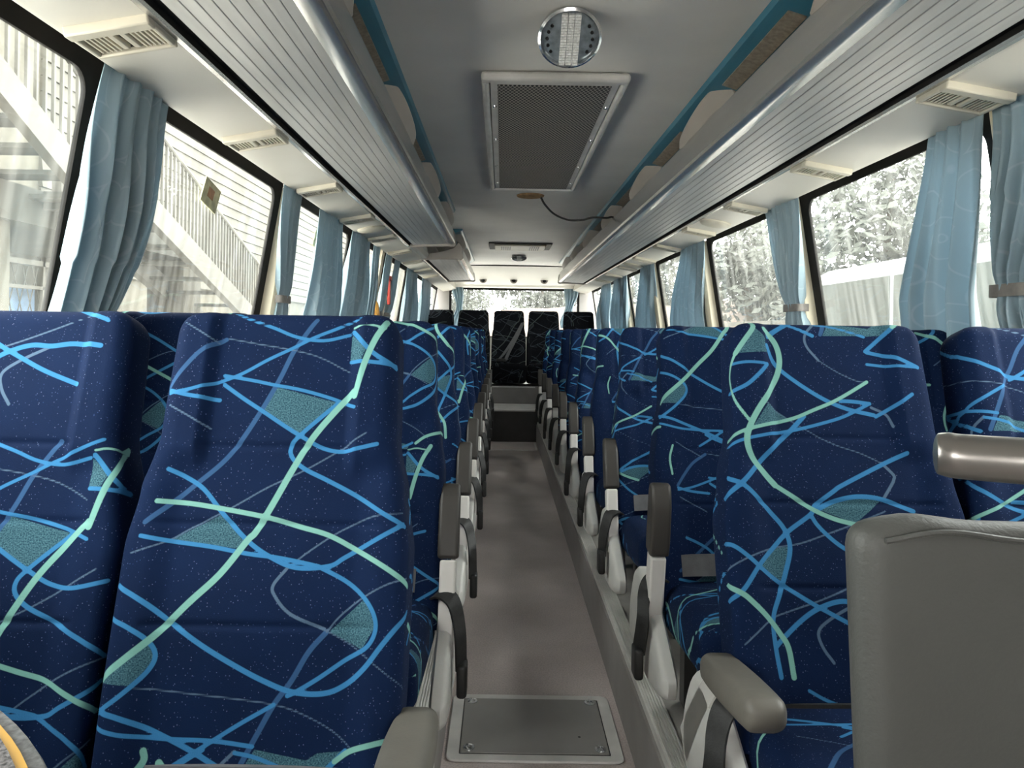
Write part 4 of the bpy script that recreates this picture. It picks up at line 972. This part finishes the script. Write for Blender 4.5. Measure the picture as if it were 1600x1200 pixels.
# white fence further back
r = empty('white_fence', (5.2, 14, G)); tag(r, 'white rail fence beyond the parked coach', 'fence')
for k in range(7): MB().box(-.05, .05, -3+k*1.6-.05, -3+k*1.6+.05, 0, 2.55).build('fence_post', 'whitepaint', r, smooth=False)
for z in (2.45, 1.9, 1.3): MB().box(-.03, .03, -3.1, 7, z, z+.09).build('fence_rail', 'whitepaint', r, smooth=False)
MB().box(.04, .06, -3.1, 7, .1, 2.3).build('fence_panel', 'coachw', r, smooth=False)
def tree(x, y, h, rad, n, label):
    r = empty('tree', (x, y, G)); tag(r, label, 'tree', 'trees outside')
    MB().tube(spline([(0, 0, 0), (.1, .05, h*.3), (-.05, .1, h*.6), (.05, 0, h*.85)], 5), [.22-.18*i/15 for i in range(16)], 10).build('trunk', 'bark', r)
    rnd = random.Random(int(x*31+y*7)); vs = []; fs = []
    cl = [(Vector((rnd.gauss(0, .5), rnd.gauss(0, .5), rnd.gauss(0, .42))), rnd.uniform(.25, .5)) for _ in range(26)]
    for k in range(n):
        c, cr = cl[k % 26]; d = Vector((rnd.gauss(0, 1), rnd.gauss(0, 1), rnd.gauss(0, 1))).normalized()*cr*rnd.uniform(.6, 1.1); p = Vector(((c.x+d.x)*rad, (c.y+d.y)*rad, h*.62+(c.z+d.z)*rad))
        a = Vector((rnd.gauss(0, 1), rnd.gauss(0, 1), rnd.gauss(0, 1))).normalized(); b2 = a.orthogonal().normalized(); sz = rnd.uniform(.10, .22); q = len(vs)
        vs += [p-a*sz, p+b2*sz*.5, p+a*sz, p-b2*sz*.5]; fs.append((q, q+1, q+2, q+3))
    link('foliage', vs, fs, 'leaf', r, smooth=False)['kind'] = 'stuff'
for i, (x, y, h, rad) in enumerate(((11.5, 12.5, 6.5, 2.2), (10, 19, 7.5, 2.4), (17, 21, 8, 2.6), (9, 27, 7, 2.4), (13.5, 34, 8, 2.6), (8, 41, 7, 2.4), (-3, 62, 7.5, 2.4), (2.5, 46, 6.5, 2.4))):
    tree(x, y, h, rad, 3600, ('pale bushy tree above the parked coach roof', 'tall bushy tree behind the white fence', 'broad tree standing behind the coach and the fence', 'tree seen past the third coach-side window', 'far tree along the coach-side windows', 'last tree along the coach-side windows', 'tree behind the rear window on the staircase side', 'tree in the middle of the rear window')[i])
m = MB(); vs = []; fs = []
for i in range(25):
    for j in range(9):
        xx = -12+i*1.1; yy = 26+j*1.5; vs.append((xx, yy, G+.42*j*(.75+.022*i)+.3*mnoise.noise(Vector((xx*.4, yy*.4, 0)))))
for i in range(24):
    for j in range(8): fs.append((i*9+j, (i+1)*9+j, (i+1)*9+j+1, i*9+j+1))
struct(link('earth_bank_ground', vs, fs, 'earth'))
